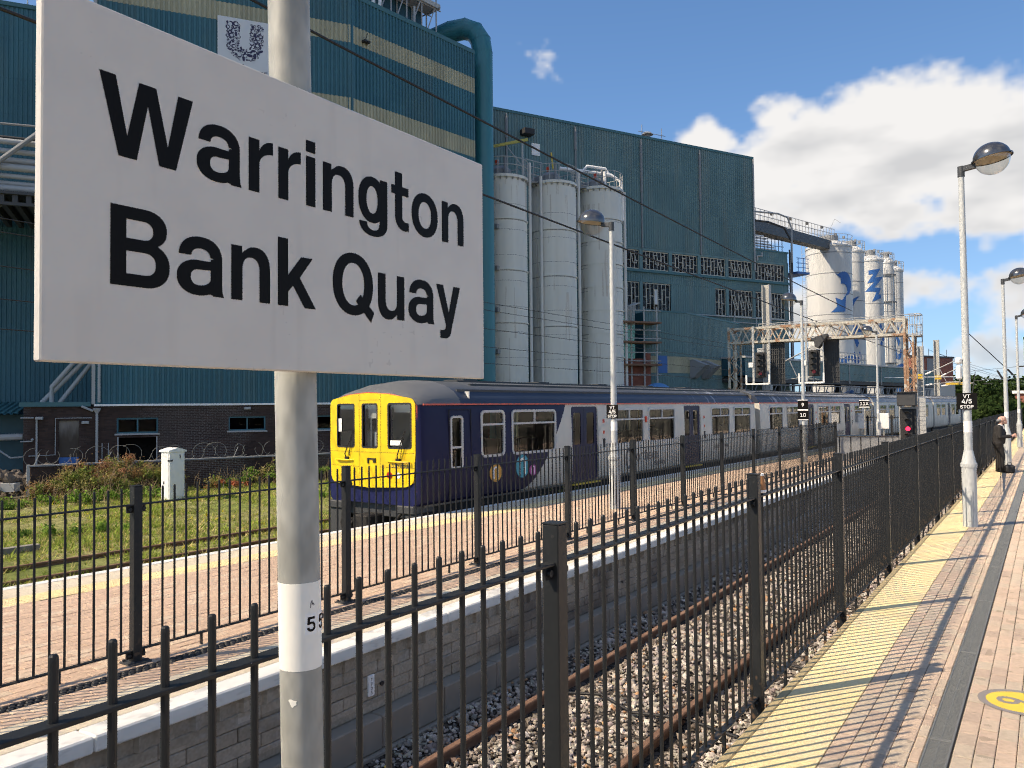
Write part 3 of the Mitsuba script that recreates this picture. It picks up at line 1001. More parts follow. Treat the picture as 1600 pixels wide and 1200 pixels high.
for a0 in (math.radians(-10), math.radians(30)):
    b = trimesh.creation.box([.030, .046, .0004])
    b = b.subdivide().subdivide()
    put(post, 'number_sticker', wrap(b, a0, 1.628, PR + .0012), WHITE)
    t5 = meshkit.text_mesh('5', .030, .0004, bold=True)
    t5.apply_translation([-t5.bounds[:, 0].mean(), -.015, 0])
    put(post, 'digit', wrap(t5, a0, 1.628, PR + .0016), INK)
mk = LineString([(-.004, 0), (-.003, .009), (0, .015), (.001, .006), (.003, .009), (.005, .004), (.004, .008)]).buffer(.0009)
put(post, 'pen_mark', wrap(extrude(mk, .0003), math.radians(-7), 1.664, PR + .001), TEXTG)
flake = Polygon([(-.011, .006), (-.004, .0075), (.002, .005), (.010, .0045), (.007, 0), (.008, -.004), (.002, -.007), (.000, -.0105), (-.004, -.0085), (-.006, -.003)])
put(post, 'paint_flake', wrap(extrude(flake, .0004), math.radians(-64), 1.46, PR + .0006), BANDW)


# ================================================================ platform lamps
def lamp(x, y, side, label, H=6.0):
    k = thing('platform_lamp', label, 'lamp post', 'lamp posts on the platforms')
    col = lathe([(.112, 0), (.112, 1.0), (.126, 1.005), (.126, 1.07), (.11, 1.09), (.070, 1.29), (.066, 1.30), (.045, H), (0, H)], 28, x, y)
    c = put(k, 'column', col, LAMPCOL, smooth=35)
    put(c, 'white_band', lathe([(.0665, 1.60), (.0660, 1.79)], 28, x, y), WHITE, smooth=True)
    put(c, 'door', cbox(x - .03, x + .05, y - .118, y - .105, .1, .62, .003), LAMPCOL)
    put(k, 'bracket', cat(lathe([(.056, H - .02), (.056, H + .16), (0, H + .16)], 16, x, y), obox([x, y, H + .11], [x + side * .22, y, H + .14], .09, .085)), BRACKET)
    cx, cz = x + side * .46, H + .22
    R = trimesh.transformations.rotation_matrix(math.radians(-9 * side), [0, 1, 0], [cx, y, cz])
    dm = lathe([(.315, -.012), (.315, .012)] + [(.285 * math.cos(a), .012 + .255 * math.sin(a)) for a in np.linspace(0, math.pi / 2, 12)], 36)
    bowl = lathe([(.272 * math.cos(a), .275 * math.sin(a)) for a in np.linspace(-math.pi / 2, -.02, 12)], 36)
    refl = lathe([(.0, .05), (.16, .02), (.28, -.006)], 30)
    for nm, mm, mt in (('dome', dm, CHROME), ('bowl', bowl, CLEAR), ('reflector', refl, BEIGE)):
        mm.apply_translation([cx, y, cz])
        mm.apply_transform(R)
        put(k, nm, mm, mt, smooth=40)
    return k


def plate(parent_label, x, y, z0, lines, w, h, cat_='sign'):
    """A stop board on a lamp column, facing down the platform towards the viewer."""
    k = thing('stop_board', parent_label, cat_)
    put(k, 'board', cbox(x - w / 2, x + w / 2, y - .012, y, z0, z0 + h, .002), INK)
    for s, cz, hh in lines:
        g = meshkit.text_mesh(s, hh, .002, bold=True)
        g.apply_translation([-g.bounds[:, 0].mean(), 0, 0])
        put(k, 'lettering', frame([x, y - .0125, z0 + cz], [1, 0, 0], [0, 0, 1], [0, -1, 0], g), WHITE)
    return k


LY = [15.66, 30.8, 44.2, 59, 74, 89]
near = ('tall grey lamp post in the foreground of the right platform with a stop board', 'second lamp post on the right platform, just behind the standing man', 'third lamp post along the right platform, beyond the man', 'fourth lamp post along the right platform',
        'fifth lamp post along the right platform', 'sixth and farthest lamp post of the right platform')
for y, lb in zip(LY, near):
    lamp(-1.15, y, 1, lb)
for y, lb in zip((14.85, 30.2, 45.6), ('lamp post on the left platform in front of the leading coach', 'lamp post on the left platform carrying the 9 and 10 boards', 'farthest lamp post of the left platform, in front of the rusty gantry')):
    lamp(-7.43, y, -1, lb, 5.75)
plate('black VT 4/5 STOP board on the foreground lamp post of the right platform', -1.15, 15.59, 1.985, [('VT', .195, .06), ('4/5', .105, .072), ('STOP', .02, .055)], .31, .28)
plate('black VT 4/5 STOP board on the nearest lamp post of the left platform', -7.43, 14.78, 1.85, [('VT', .195, .06), ('4/5', .105, .072), ('STOP', .02, .055)], .26, .28)
for z0, s in ((1.93, '9'), (1.56, '10')):
    k = plate(('upper black board, lettered 9, on the second lamp post of the left platform' if s == '9' else 'lower black board, lettered 10, on the second lamp post of the left platform'), -7.43, 30.12, z0, [(s, .09, .13)], .36, .31)
    put(k, 'trim', cat(box(-7.61, -7.25, 30.10, 30.125, z0 - .03, z0 - .001), box(-7.61, -7.25, 30.10, 30.125, z0 + .311, z0 + .34)), WHITE)
k = plate('small black board lettered 11X on a thin post far along the left platform', -7.9, 44.5, 1.95, [('11X', .08, .16)], .5, .30)
put(k, 'trim', cat(box(-8.15, -7.65, 44.48, 44.5, 1.90, 1.949), box(-8.15, -7.65, 44.48, 44.5, 2.251, 2.30)), WHITE)
put(k, 'post', tube([[-7.9, 44.54, 0], [-7.9, 44.54, 2.25]], .03, 8), GALV)
k = thing('speaker_box', 'small white box fixed high on the foreground lamp post of the right platform', 'equipment box')
put(k, 'case', cbox(-1.30, -1.22, 15.58, 15.74, 2.50, 2.74, .02), WHITE)
put(k, 'cap', cbox(-1.31, -1.21, 15.57, 15.76, 2.76, 2.88, .03), WHITE)
# ================================================================ the train
WB = 2.72
PROF = [(.10, .16), (.03, .22), (.0, .40), (-.012, .9), (.0, 1.5), (.02, 2.0), (.045, 2.17), (.10, 2.30), (.24, 2.45), (.50, 2.585), (.86, 2.68), (1.36, 2.72)]
PROF = PROF + [(WB - a, b) for a, b in PROF[-2::-1]]


def body(s_list, inset, top, bulge):
    """A loft of the coach section along s; at the nose the roof drops and the corners round."""
    n = len(PROF)
    V = []
    for s, kk, ins, bl in s_list:
        for w, z in PROF:
            zz = z if z <= 2.17 else 2.17 + (z - 2.17) * kk
            ww = 1.36 + (w - 1.36) * (1 - (ins) / 1.36)
            c = np.array([ww, zz])
            if inset:
                ctr = np.array([1.36, 1.3])
                d = c - ctr
                c = np.array([1.36 + np.sign(d[0]) * max(abs(d[0]) - inset, 0), 1.3 + np.sign(d[1]) * max(abs(d[1]) - inset * 1.2, 0)])
            V.append([s - bl * (1 - ((ww - 1.36) / 1.36) ** 2), c[0], c[1]])
    m = len(s_list)
    F = []
    for i in range(m - 1):
        for j in range(n):
            a, b = i * n + j, i * n + (j + 1) % n
            F += [[a, a + n, b + n], [a, b + n, b]]
    V = np.array(V)
    cs = []
    for i in (0, m - 1):
        V = np.vstack([V, V[i * n:(i + 1) * n].mean(0)])
        cs.append(len(V) - 1)
    for j in range(n):
        F.append([cs[0], j, (j + 1) % n])
        F.append([cs[1], (m - 1) * n + (j + 1) % n, (m - 1) * n + j])
    t = trimesh.Trimesh(V, F, process=False)
    if t.volume < 0:
        t.invert()
    return t


def rrect(a, b, c, d, r):
    return sbox(a + r, c + r, b - r, d - r).buffer(r, quad_segs=5)


def side_cut(a, b, c, d, r=.09, w0=-.3, w1=3.1):
    """A rounded window-shaped cutter through both sides."""
    m = extrude(rrect(a, b, c, d, r), w1 - w0)
    return frame([0, w0, 0], [1, 0, 0], [0, 0, 1], [0, 1, 0], m)


def side_ring(a, b, c, d, r, t, w, out=.012, bar=None):
    p = rrect(a - t, b + t, c - t, d + t, r + t).difference(rrect(a + .012, b - .012, c + .012, d - .012, max(r - .012, .02)))
    if bar is not None:
        p = p.union(sbox(a, bar - .022, b, bar + .022))
        if b - a > 1.2:
            p = p.union(sbox((a + b) / 2 - .022, bar, (a + b) / 2 + .022, d))
    return frame([0, w - out, 0], [1, 0, 0], [0, 0, 1], [0, 1, 0], extrude(p, out + .02))


def coach(label, x0, y0, ang, L, wins, doors, first=False, red=False, roofmat=None, sign_text=None):
    k = thing('train_coach', label, 'train', 'coaches of the train')
    d, w = np.array([math.sin(ang), math.cos(ang), 0]), np.array([-math.cos(ang), math.sin(ang), 0])
    place = lambda m: frame([x0, y0, 0], d, w, [0, 0, 1], m)
    if first:
        sl = [(.0, .50, .10, .10), (.03, .54, .05, .10), (.09, .60, .015, .09), (.2, .69, .0, .07), (.45, .84, 0, .04), (.8, .95, 0, .01), (1.3, 1, 0, 0), (L, 1, 0, 0)]
    else:
        sl = [(0, 1, 0, 0), (L, 1, 0, 0)]
    shell = mani(body(sl, 0, 0, 0))
    inner = mani(body([(max(s, .0) + (.07 if i == 0 else (-.07 if i == len(sl) - 1 else 0)), a, b, c) for i, (s, a, b, c) in enumerate(sl)], .07, 0, 0))
    shell = shell - inner
    i2 = lambda t, o: mani(body([(s + (t if i == 0 else (-t if i == len(sl) - 1 else 0)), a, b, c) for i, (s, a, b, c) in enumerate(sl)], o, 0, 0))
    liner = (i2(1.75 if first else .08, .072) - i2(1.76 if first else .09, .082))  # dark inner skin added to cut bounce and keep the windows dark
    for (a, b, c, e) in wins:
        shell = shell - mani(side_cut(a, b, c, e))
        liner = liner - mani(side_cut(a, b, c, e))
    for (a, b) in doors:
        liner = liner - mani(side_cut(a, b, .17, 2.10, .10))
    for (a, b) in doors:
        shell = shell - mani(side_cut(a, b, .17, 2.10, .10))
    if first:
        for a, b, c, e in ((1.77, 2.34, 1.30, 2.20), (1.09, 1.53, 1.30, 2.20), (.21, .80, 1.30, 2.20)):
            q = extrude(rrect(a, b, c, e, .05), 1.2)
            shell = shell - mani(frame([-.6, 0, 0], [0, 1, 0], [0, 0, 1], [1, 0, 0], q))
        shell = shell - mani(side_cut(.93, 1.27, .87, 1.90, .05))
    sh = None
    # split the shell by colour zone: roof above the cant rail, side below, navy nose
    c = unmani(shell).triangles_center
    roof = c[:, 2] > 2.171
    if first:
        # cut exactly at the cant rail and behind the nose so that the zones meet on clean lines
        lower = shell.trim_by_plane([0, 0, -1], -2.171)
        upper = shell.trim_by_plane([0, 0, 1], 2.171)
        nose, rest = lower.trim_by_plane([-1, 0, 0], -.05), lower.trim_by_plane([1, 0, 0], .05)
        put(k, 'nose', place(unmani(nose)), NOSEN, smooth=30)
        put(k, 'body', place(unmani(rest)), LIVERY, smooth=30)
        dome, rr = upper.trim_by_plane([-1, 0, 0], -1.3), upper.trim_by_plane([1, 0, 0], 1.3)
        put(k, 'roof_dome', place(unmani(dome)), DOME, smooth=30)
        rf_ = put(k, 'roof', place(unmani(rr)), ROOF, smooth=30)
    else:
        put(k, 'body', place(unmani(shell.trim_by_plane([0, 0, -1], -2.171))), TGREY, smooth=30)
        rf_ = put(k, 'roof', place(unmani(shell.trim_by_plane([0, 0, 1], 2.171))), ROOF, smooth=30)
    put(k, 'lining', place(unmani(liner)), LINER)
    s1 = 1.4 if first else .1
    ribs = []
    for (wv, z) in ((.26, 2.475), (.56, 2.615), (.92, 2.70), (WB - .92, 2.70), (WB - .56, 2.615)):
        ribs.append(box(s1 + (.8 if wv > .5 else 0), L - .15, wv - .025, wv + .025, z - .03, z + .022))
    ribs += [box(s1 + t, s1 + t + .5, 1.05, 1.65, 2.70, 2.76) for t in np.arange(1.2, L - 3, 3.1)]
    put(rf_, 'rib', place(cat(ribs)), DARKST)
    put(k, 'cant_line', place(cat(box(.0 if not first else .1, L, -.002, .03, 2.158, 2.19))), REDLINE if roofmat is None else ALU)
    put(k, 'underframe', place(cat(box(.25 if first else .1, L - .1, .18, WB - .18, -.25, .20), box(3.0, L - 3, .3, WB - .3, -.62, -.2))), UNDER)
    for s in (2.6, 5.1, L - 5.0, L - 2.5):
        wheel = cat(*[tube([[s, ww, -.47], [s, ww + .13, -.47]], .42, 20) for ww in (.62, WB - .75)])
        put(k, 'wheel_set', place(wheel), UNDER)
    # inside: floor, seats, partitions
    seats = []
    for (a, b, c, e) in wins:
        for s in np.arange(a + .25, b, .85):
            for ww in (.15, .62, WB - 1.05, WB - .58):
                seats.append(box(s, s + .12, ww, ww + .43, .35, 1.36))
                seats.append(box(s + .12, s + .5, ww, ww + .43, .35, .62))
    put(k, 'floor', place(box(.2, L - .1, .1, WB - .1, .12, .20)), INTER)
    put(k, 'seat_rows', place(cat(seats)), SEATRED if red else SEAT)
    parts_ = [box(L - .14, L - .10, .1, WB - .1, .2, 2.5)]
    if first:
        put(k, 'cab_bulkhead', place(cat(box(1.62, 1.66, .1, 1.0, .2, 2.45), box(1.62, 1.66, 1.7, WB - .1, .2, 2.45), box(.1, 1.62, .085, .09, .2, .86), box(.1, 1.62, WB - .09, WB - .085, .2, 2.2), box(1.3, 1.36, 1.08, 1.2, .2, 2.3))), CABIN)
    for a, b in doors:
        parts_ += [box(a - .30, a - .26, .12, .9, .2, 2.2), box(b + .26, b + .30, .12, .9, .2, 2.2)]
    put(k, 'partition', place(cat(parts_)), INTER)
    if first:
        put(k, 'cab_desk', place(cat(cbox(.06, .55, .25, .95, .25, 1.22, .03), cbox(.06, .55, 1.7, 2.45, .25, 1.22, .03), box(.12, .2, .3, .75, 1.22, 1.30), box(.75, .95, 1.95, 2.35, .3, 1.55))), STEEL)
        put(k, 'sun_blind', place(box(.06, .075, .24, .78, 2.02, 2.2)), WHITE)  # white blinds added close behind the glass to brighten the cab windows
        put(k, 'sun_blind', place(box(.04, .055, 1.12, 1.5, 1.90, 2.2)), WHITE)
        put(k, 'driver_seat', place(cat(cbox(.42, .56, .35, .72, .9, 1.62, .04), cbox(.50, .62, 1.95, 2.3, .9, 1.60, .04))), STEEL)
        put(k, 'hand_set', place(cat(cbox(.10, .2, 1.3, 1.42, 1.3, 1.62, .02), tube([[.08, 1.46, 1.3], [.08, 1.46, 2.2]], .018, 6))), WHITE)
        put(k, 'cab_light', place(box(.35, 1.5, .3, 2.4, 2.27, 2.29)), WHITE)  # plain white panel under the cab roof, emits nothing
    for i, (a, b, c, e) in enumerate(wins):
        f = put(k, 'window', place(side_ring(a, b, c, e, .09, .045, 0, bar=e - .27)), ALU)
        put(f, 'pane', place(box(a, b, .018, .022, c, e)), TPANE)
        put(f, 'far_pane', place(box(a, b, WB - .022, WB - .018, c, e)), TPANE)
        put(k, 'window', place(frame([0, WB, 0], [1, 0, 0], [0, -1, 0], [0, 0, 1], side_ring(a, b, c, e, .09, .045, 0, bar=e - .27))), ALU)
        for s in (a + .4, b - .3):
            if i % 2 == 1 and not red:
                put(f, 'grab_pole', place(tube([[s, .55, .2], [s, .55, 2.4]], .018, 6)), YELRAIL)
                break
    if first:
        f = put(k, 'cab_window', place(side_ring(.93, 1.27, .87, 1.90, .05, .035, 0, bar=1.28)), ALU)
        put(f, 'pane', place(box(.93, 1.27, .018, .022, .87, 1.90)), TPANE)
        put(k, 'cab_door', place(cat(box(.845, .853, -.014, .005, .22, 2.07), box(1.555, 1.563, -.014, .005, .22, 2.07), box(.845, 1.563, -.014, .005, 2.062, 2.07))), UNDER)
    for a, b in doors:
        mid = (a + b) / 2
        for (p, q) in ((a, mid - .006), (mid + .006, b)):
            leaf = sbox(p, .18, q, 2.10).difference(rrect(p + .14, q - .14, 1.12, 1.94, .07))
            dr_ = put(k, 'door', place(frame([0, .075, 0], [1, 0, 0], [0, 0, 1], [0, -1, 0], extrude(leaf, .025))), NAVY)
            put(dr_, 'pane', place(box(p + .13, q - .13, .060, .064, 1.11, 1.95)), TPANE)
        put(k, 'door_step', place(box(a, b, -.05, .06, .10, .135)), YELRAIL)
        put(k, 'door_button', place(cbox(b + .22, b + .36, -.012, .01, .98, 1.24, .01)), RUBBER)
        put(k, 'door_notice', place(cat([box(b + .24, b + .33, -.004, .01, z, z + .09) for z in (1.36, 1.66)])), BIB)
    put(k, 'gangway', place(box(L - .02, L + .42, .75, WB - .75, .2, 2.35)), RUBBER)
    put(k, 'end_band', place(box(L - .005, L + .004, .05, WB - .05, .25, 2.2)), UNDER)
    return k, place


ANG = math.atan(.04)
W0 = (1.06, 2.0)
d0 = np.array([math.sin(ANG), math.cos(ANG)])
P0 = np.array([-10.225, 12.091]) + np.array([-.999, .04]) * .05
wins1 = [(1.95, 2.73, *W0), (3.08, 4.84, *W0), (7.87, 9.58, *W0), (9.96, 11.74, *W0), (14.76, 16.42, *W0), (16.9, 18.6, *W0)]
doors1 = [(5.62, 6.96), (12.5, 13.82)]
c1, place = coach('leading coach of the train, with a yellow cab end, navy front and grey side', P0[0], P0[1], ANG, 19.15, wins1, doors1, first=True)

# yellow front plate with three windows, and what is on it
yel = Polygon([(.16, .62)] + arc(.42, .70, .26, .17, 180, 265, 8) + [(1.36, .485)] + arc(2.30, .70, .26, .17, 275, 360, 8) + [(2.60, 1.2), (2.60, 2.10)] + arc(2.44, 2.16, .16, .15, 0, 85, 8) + [(1.9, 2.395), (1.36, 2.425), (.82, 2.395)] + arc(.28, 2.16, .16, .15, 95, 180, 8) + [(.12, 1.2)]).buffer(0)
WINF = ((1.77, 2.34, 1.30, 2.20), (1.09, 1.53, 1.30, 2.20), (.21, .80, 1.30, 2.20))
hole = unary_union([rrect(a, b, c, e, .05) for a, b, c, e in WINF])


def bend(m, out):
    """Lay a flat w-z mesh (x = w, y = z, z = outwards) on the bulged front."""
    m = m.copy()
    w, z, o = m.vertices.T
    rel = np.abs((w - 1.36) / 1.36)
    s = -.10 * (1 - rel ** 2) - .006 - out - o + .09 * np.clip((rel - .88) / .12, 0, 1) ** 2
    m.vertices = np.stack([s, w, z], 1)
    return place(m)


def fine(poly, h, edge=.12):
    m = extrude(poly, h)
    v, f = trimesh.remesh.subdivide_to_size(m.vertices, m.faces, edge, max_iter=8)
    return trimesh.Trimesh(v, f, process=False)


nf = put(c1, 'front', bend(fine(yel.difference(hole), .012), .0), YELLOW)
lines = unary_union([sbox(1.615, .52, 1.622, 2.40), sbox(.998, .52, 1.005, 2.40), sbox(.14, 1.205, 2.58, 1.211), sbox(1.0, 2.275, 1.62, 2.281), sbox(.14, .905, .99, .911), sbox(1.63, .905, 2.58, .911)])
put(nf, 'panel_seam', bend(fine(lines.intersection(yel), .002), .012), UNDER)
for a, b, c, e in WINF:
    fr_ = put(nf, 'window', bend(fine(rrect(a - .012, b + .012, c - .012, e + .012, .06).difference(rrect(a + .02, b - .02, c + .02, e - .02, .035)), .006), .010), RUBBER)
    put(fr_, 'pane', bend(fine(sbox(a, c, b, e), .002), -.02), CABGLASS)
for wv, dirn in ((2.0, -1), (.52, 1)):
    wp = put(nf, 'wiper', place(cat(tube([[-.12, wv, 1.08], [-.15, wv - dirn * .02, 1.16], [-.135, wv - .12, 1.44], [-.13, wv - .22, 1.66]], .012, 6), tube([[-.12, wv - .09, 1.12], [-.14, wv - .14, 1.38], [-.135, wv - .19, 1.52]], .008, 6), box(-.13, -.05, wv - .05, wv + .05, 1.05, 1.10))), UNDER)
for a, b in ((1.78, 2.34), (.22, .82)):
    put(nf, 'handrail', place(tube([[-.07, a, 1.02], [-.13, a + .03, 1.035], [-.14, (a + b) / 2, 1.03], [-.12, b - .03, 1.035], [-.05, b, 1.02]], .018, 8)), YELLOW, smooth=True)
for wv, flip in ((2.02, 1), (.75, -1)):
    put(nf, 'lamp_cluster', bend(fine(rrect(wv - .42, wv + .14, .62, .88, .05) if flip < 0 else rrect(wv - .14, wv + .40, .62, .88, .05), .008), .012), YELLOW)
    put(nf, 'tail_lamp', bend(fine(Point(wv, .76).buffer(.065), .02), .018), LAMPRED)
    put(nf, 'headlamp', bend(fine(Point(wv + flip * .22, .76).buffer(.06), .012), .016), WHITE if flip < 0 else YELLOW)
put(nf, 'door_handle', bend(fine(unary_union([sbox(1.13, 1.06, 1.36, 1.09), sbox(1.33, .98, 1.36, 1.09), sbox(1.13, 1.0, 1.2, 1.05)]), .02), .012), UNDER)
put(nf, 'notice', bend(fine(rrect(2.20, 2.33, 1.62, 1.90, .01), .002), -.005), WHITE, label='white and yellow notice inside the left cab window')
put(nf, 'paper', bend(fine(sbox(.46, 1.36, .76, 1.46), .002), -.005), WHITE)
num = meshkit.text_mesh('319381', .105, .002)
num.apply_translation([0, 0, 0])
num.vertices[:, 0] = .72 - num.vertices[:, 0] * .8
num.vertices[:, 1] += .915
num.invert()
put(nf, 'number', bend(num, .014), TEXTG)
put(c1, 'red_edge', place(tube([[-.0 + .02, .10, .7], [.005, .10, 2.14], [-.03, .20, 2.27], [-.08, .7, 2.385], [-.11, 1.36, 2.435], [-.08, 2.02, 2.385], [-.03, 2.52, 2.27], [.005, 2.62, 2.14], [.02, 2.62, .7]], .012, 6)), REDLINE, smooth=True)
put(c1, 'bumper', place(cat(cbox(-.10, .5, .12, .62, .0, .16, .02), cbox(-.10, .5, WB - .62, WB - .12, .0, .16, .02), cbox(.1, .5, .3, WB - .3, -.12, .17, .02), cbox(-.05, .2, .12, .40, -.62, .0, .02), cbox(-.05, .2, WB - .5, WB - .12, -.62, .0, .02))), DARKST)
put(c1, 'coupler', place(cat(cbox(-.35, .3, 1.14, 1.58, -.42, -.05, .03), tube([[-.3, 1.2, -.35], [-.42, .95, -.5], [-.2, .7, -.3], [.1, .6, .0]], .03, 8), tube([[-.1, 1.7, -.1], [-.3, 1.9, -.5], [-.1, 2.2, -.3], [.1, 2.3, .0]], .028, 8), tube([[.0, 2.0, -.2], [.0, 2.0, -.6]], .09, 10))), UNDER)
put(c1, 'snow_plough', place(cat(box(-.02, .05, .3, 1.0, -.72, -.45), box(-.02, .05, 1.75, 2.4, -.72, -.45))), UNDER)


def on_side(poly, out=.003, h=.0015):
    return place(frame([0, -.008 - out + .0, 0], [1, 0, 0], [0, 0, 1], [0, -1, 0], extrude(poly, h)))


def oval(s, z, rs, rz):
    return affinity.scale(Point(s, z).buffer(1, 32), rs, rz)


def nshape(s, z, h):
    return LineString([(s - h * .3, z - h * .5), (s - h * .3, z + h * .2)] + arc(s, z + h * .2, h * .3, h * .3, 180, 0, 12) + [(s + h * .3, z - h * .5)]).buffer(h * .075)


for s, z, rs, rz, mt, h in ((2.41, .66, .22, .20, ORANGE, .24), (3.43, .74, .26, .265, CYAN, .34), (3.86, .62, .15, .13, MAG, .18)):
    o = put(c1, 'livery_oval', on_side(oval(s, z, rs, rz), .0, .006), mt)
    put(o, 'emblem', on_side(nshape(s, z, h), .0065), WHITE)
put(c1, 'emblem', on_side(oval(8.62, .62, .16, .30).difference(oval(8.64, .60, .10, .22)), .0, .006), TEXTG)
for s0, txt, hh, z in ((8.85, 'northern', .30, .52), (10.2, 'electrics', .15, .33), (14.9, 'go do your thing', .13, .62)):
    g = meshkit.text_mesh(txt, hh, .002)
    put(c1, 'lettering', place(frame([s0, -.0125, z], [1, 0, 0], [0, 0, 1], [0, -1, 0], g)), TEXTG)
put(c1, 'door_lamp', place(cbox(9.70, 9.80, -.03, .01, 1.62, 1.80, .01)), BIB)

std = [(1.12, 2.80, *W0), (3.38, 5.14, *W0), (8.2, 10.05, *W0), (10.5, 12.28, *W0), (15.38, 17.08, *W0), (17.66, 19.45, *W0)]
stdd = [(6.42, 7.55), (13.18, 14.42)]
q2 = P0 + d0 * 19.72
c2, place2 = coach('second coach of the train, all grey with a blue-grey roof', q2[0], q2[1], ANG, 19.75, std, stdd)
gg = meshkit.text_mesh('northern', .28, .002)
put(c2, 'lettering', place2(frame([11.3, -.0125, .52], [1, 0, 0], [0, 0, 1], [0, -1, 0], gg)), TEXTG)
put(c2, 'emblem', place2(frame([0, -.009, 0], [1, 0, 0], [0, 0, 1], [0, -1, 0], extrude(oval(11.0, .62, .18, .32).difference(oval(11.02, .60, .11, .23)), .005))), TEXTG)
q3 = q2 + d0 * 20.2
coach('third coach of the train, with red seats seen through its windows', q3[0], q3[1], ANG + .012, 19.75, [(1.5, 3.2, *W0), (4.0, 5.7, *W0), (9, 10.8, *W0), (11.3, 13, *W0), (16, 17.7, *W0)], [(6.9, 8.1), (13.9, 15.1)], red=True, roofmat=1)
q4 = q3 + np.array([math.sin(ANG + .012), math.cos(ANG + .012)]) * 20.3
a4 = ANG + .020
coach('fourth and last visible coach of the train, far down the platform', q4[0], q4[1], a4, 19.75, std, stdd, roofmat=1)
tt = thing('railway_track', 'overgrown track in the grass that the train stands on', 'railway track')
for wv in (.62, 2.12):
    rails(tt, lambda y, wv=wv: -10.225 + (y - 12.091) * .04 - .05 - wv, -4, 80, -.9)
sd2 = mikit.ply(cbox(-13.2, -10.3, -.13, .13, -1.1, -.985, .02), SLEEPER)
for i in range(26):
    put(tt, 'sleeper', moved(sd2, (i * .72 - 13) * .04, -1 + i * .72, -.02), SLEEPER)
ot = thing('railway_track', 'disused track almost buried in the grass, farther from the left platform', 'railway track')
for x in (-15.9, -17.4):
    rails(ot, lambda y, x=x: x + y * .05, -4, 60, -.93)
put(ot, 'timber_edge', cat(obox([-13.9, 2, -.97], [-13.3, 15, -.97], .16, .12), obox([-19.4, 5.0, -.97], [-19.2, 9.2, -.97], .2, .14)), SLEEPER)
# ================================================================ the factory
class Facade:
    def __init__(self, x, y, dx, dy):
        self.P, L = np.array([x, y, 0.0]), math.hypot(dx, dy)
        self.d = np.array([dx / L, dy / L, 0.0])
        self.n = np.array([self.d[1], -self.d[0], 0.0])

    def at(self, u, z, o=0.0):
        return self.P + self.d * u + self.n * o + np.array([0, 0, z])

    def place(self, m):
        """Local (u, outwards, z) into the world."""
        return frame(self.P, self.d, self.n, [0, 0, 1], m)

    def box(self, u0, u1, z0, z1, o0, o1):
        return self.place(box(u0, u1, o0, o1, z0, z1))

    def flat(self, poly, o, h=.01):
        return frame(self.P + self.n * o, self.d, [0, 0, 1], self.n, extrude(poly, h))

    def sheet(self, u0, u1, z0, z1, pitch=.2, depth=.035, o=0.0):
        """Profiled steel sheet: real trapezoid ribs."""
        k = max(1, int(round((u1 - u0) / pitch)))
        pt = (u1 - u0) / k
        us, os_ = [], []
        for i in range(k):
            us += [u0 + (i + t) * pt for t in (0, .34, .46, .88)]
            os_ += [o, o, o + depth, o + depth]
        us.append(u1)
        os_.append(o)
        us, os_ = np.array(us), np.array(os_)
        a = np.stack([us, os_, np.full(len(us), z0)], 1)
        b = np.stack([us, os_, np.full(len(us), z1)], 1)
        n = len(us)
        q = np.array([[i, i + 1, n + i + 1, n + i] for i in range(n - 1)])
        return self.place(TM(np.vstack([a, b]), q))


A = Facade(-28.72, 28.63, .54, .84)       # u runs from -11.45 to 0
B = Facade(-28.72, 28.63, .13, .99)       # u runs from 0 to 8.95
ML = Facade(-33.2, 47.82, .46, .89)
UB = .75
# --- tower with cream bands
tw = thing('factory_tower', 'tall blue clad factory block with cream bands behind the station sign', 'factory')
plan = [tuple(A.at(-11.42, 0, -.06)[:2]), tuple(A.at(0, 0, -.06)[:2]), tuple(B.at(8.9, 0, -.06)[:2]), tuple(B.at(8.9, 0, -14)[:2]), tuple(A.at(-11.42, 0, -16)[:2])]
put(tw, 'core', prism(plan, 2.4, 22.9), TEALD)
for F, u0, u1 in ((A, -11.42, -.02), (B, .0, 8.92)):
    cuts = [2.42, 9.0, 14.2, 15.42 + (.15 if F is A else 0), 16.72, 17.72, 20.5, 21.42, 22.9]
    zs = [(2.42, 9.0, TEAL), (9.004, 16.72, TEAL), (16.724, 17.72, CREAM), (17.724, 20.52, TEAL), (20.524, 21.42, CREAM), (21.424, 22.9, TEAL)]
    for z0, z1, mt in zs:
        put(tw, 'cladding' if mt == TEAL else 'cream_band', F.sheet(u0, u1, z0, z1, .22, .055), mt)
    put(tw, 'roof_trim', F.box(u0, u1, 22.86, 23.1, -.08, .07), TEALTRIM)
    put(tw, 'drip_flashing', F.box(u0, u1, 2.33, 2.42, -.06, .10), WHITE if F is A else STEEL)
put(tw, 'corner_trim', cat(A.box(-.17, .0, 2.42, 22.86, -.02, .05), B.box(.0, .17, 2.42, 22.86, -.02, .05)), TEAL)
put(tw, 'corner_post', cat(A.box(-11.52, -11.38, 2.42, 22.9, -.3, .07)), STEEL)
put(tw, 'downpipe', tube([A.at(-11.22, 2.5, .12), A.at(-11.22, 14, .12)], .06, 8), STEEL)
put(tw, 'floodlight', cat(B.box(.62, .78, 20.75, 20.85, .03, .3), B.box(.85, 1.0, 20.75, 20.85, .03, .3), tube([B.at(.7, 20.8, .25), B.at(.8, 21.2, .3)], .02, 6)), RUBBER)
bw = [(-6.33, 20.72), (-3.75, 20.72), (-3.75, 17.3), (-6.33, 17.3)]
bn = single('company_banner', A.flat(Polygon(bw), .06, .03), BANNERW, 'white banner with a dark letter U made of small shapes on the blue tower', 'banner')
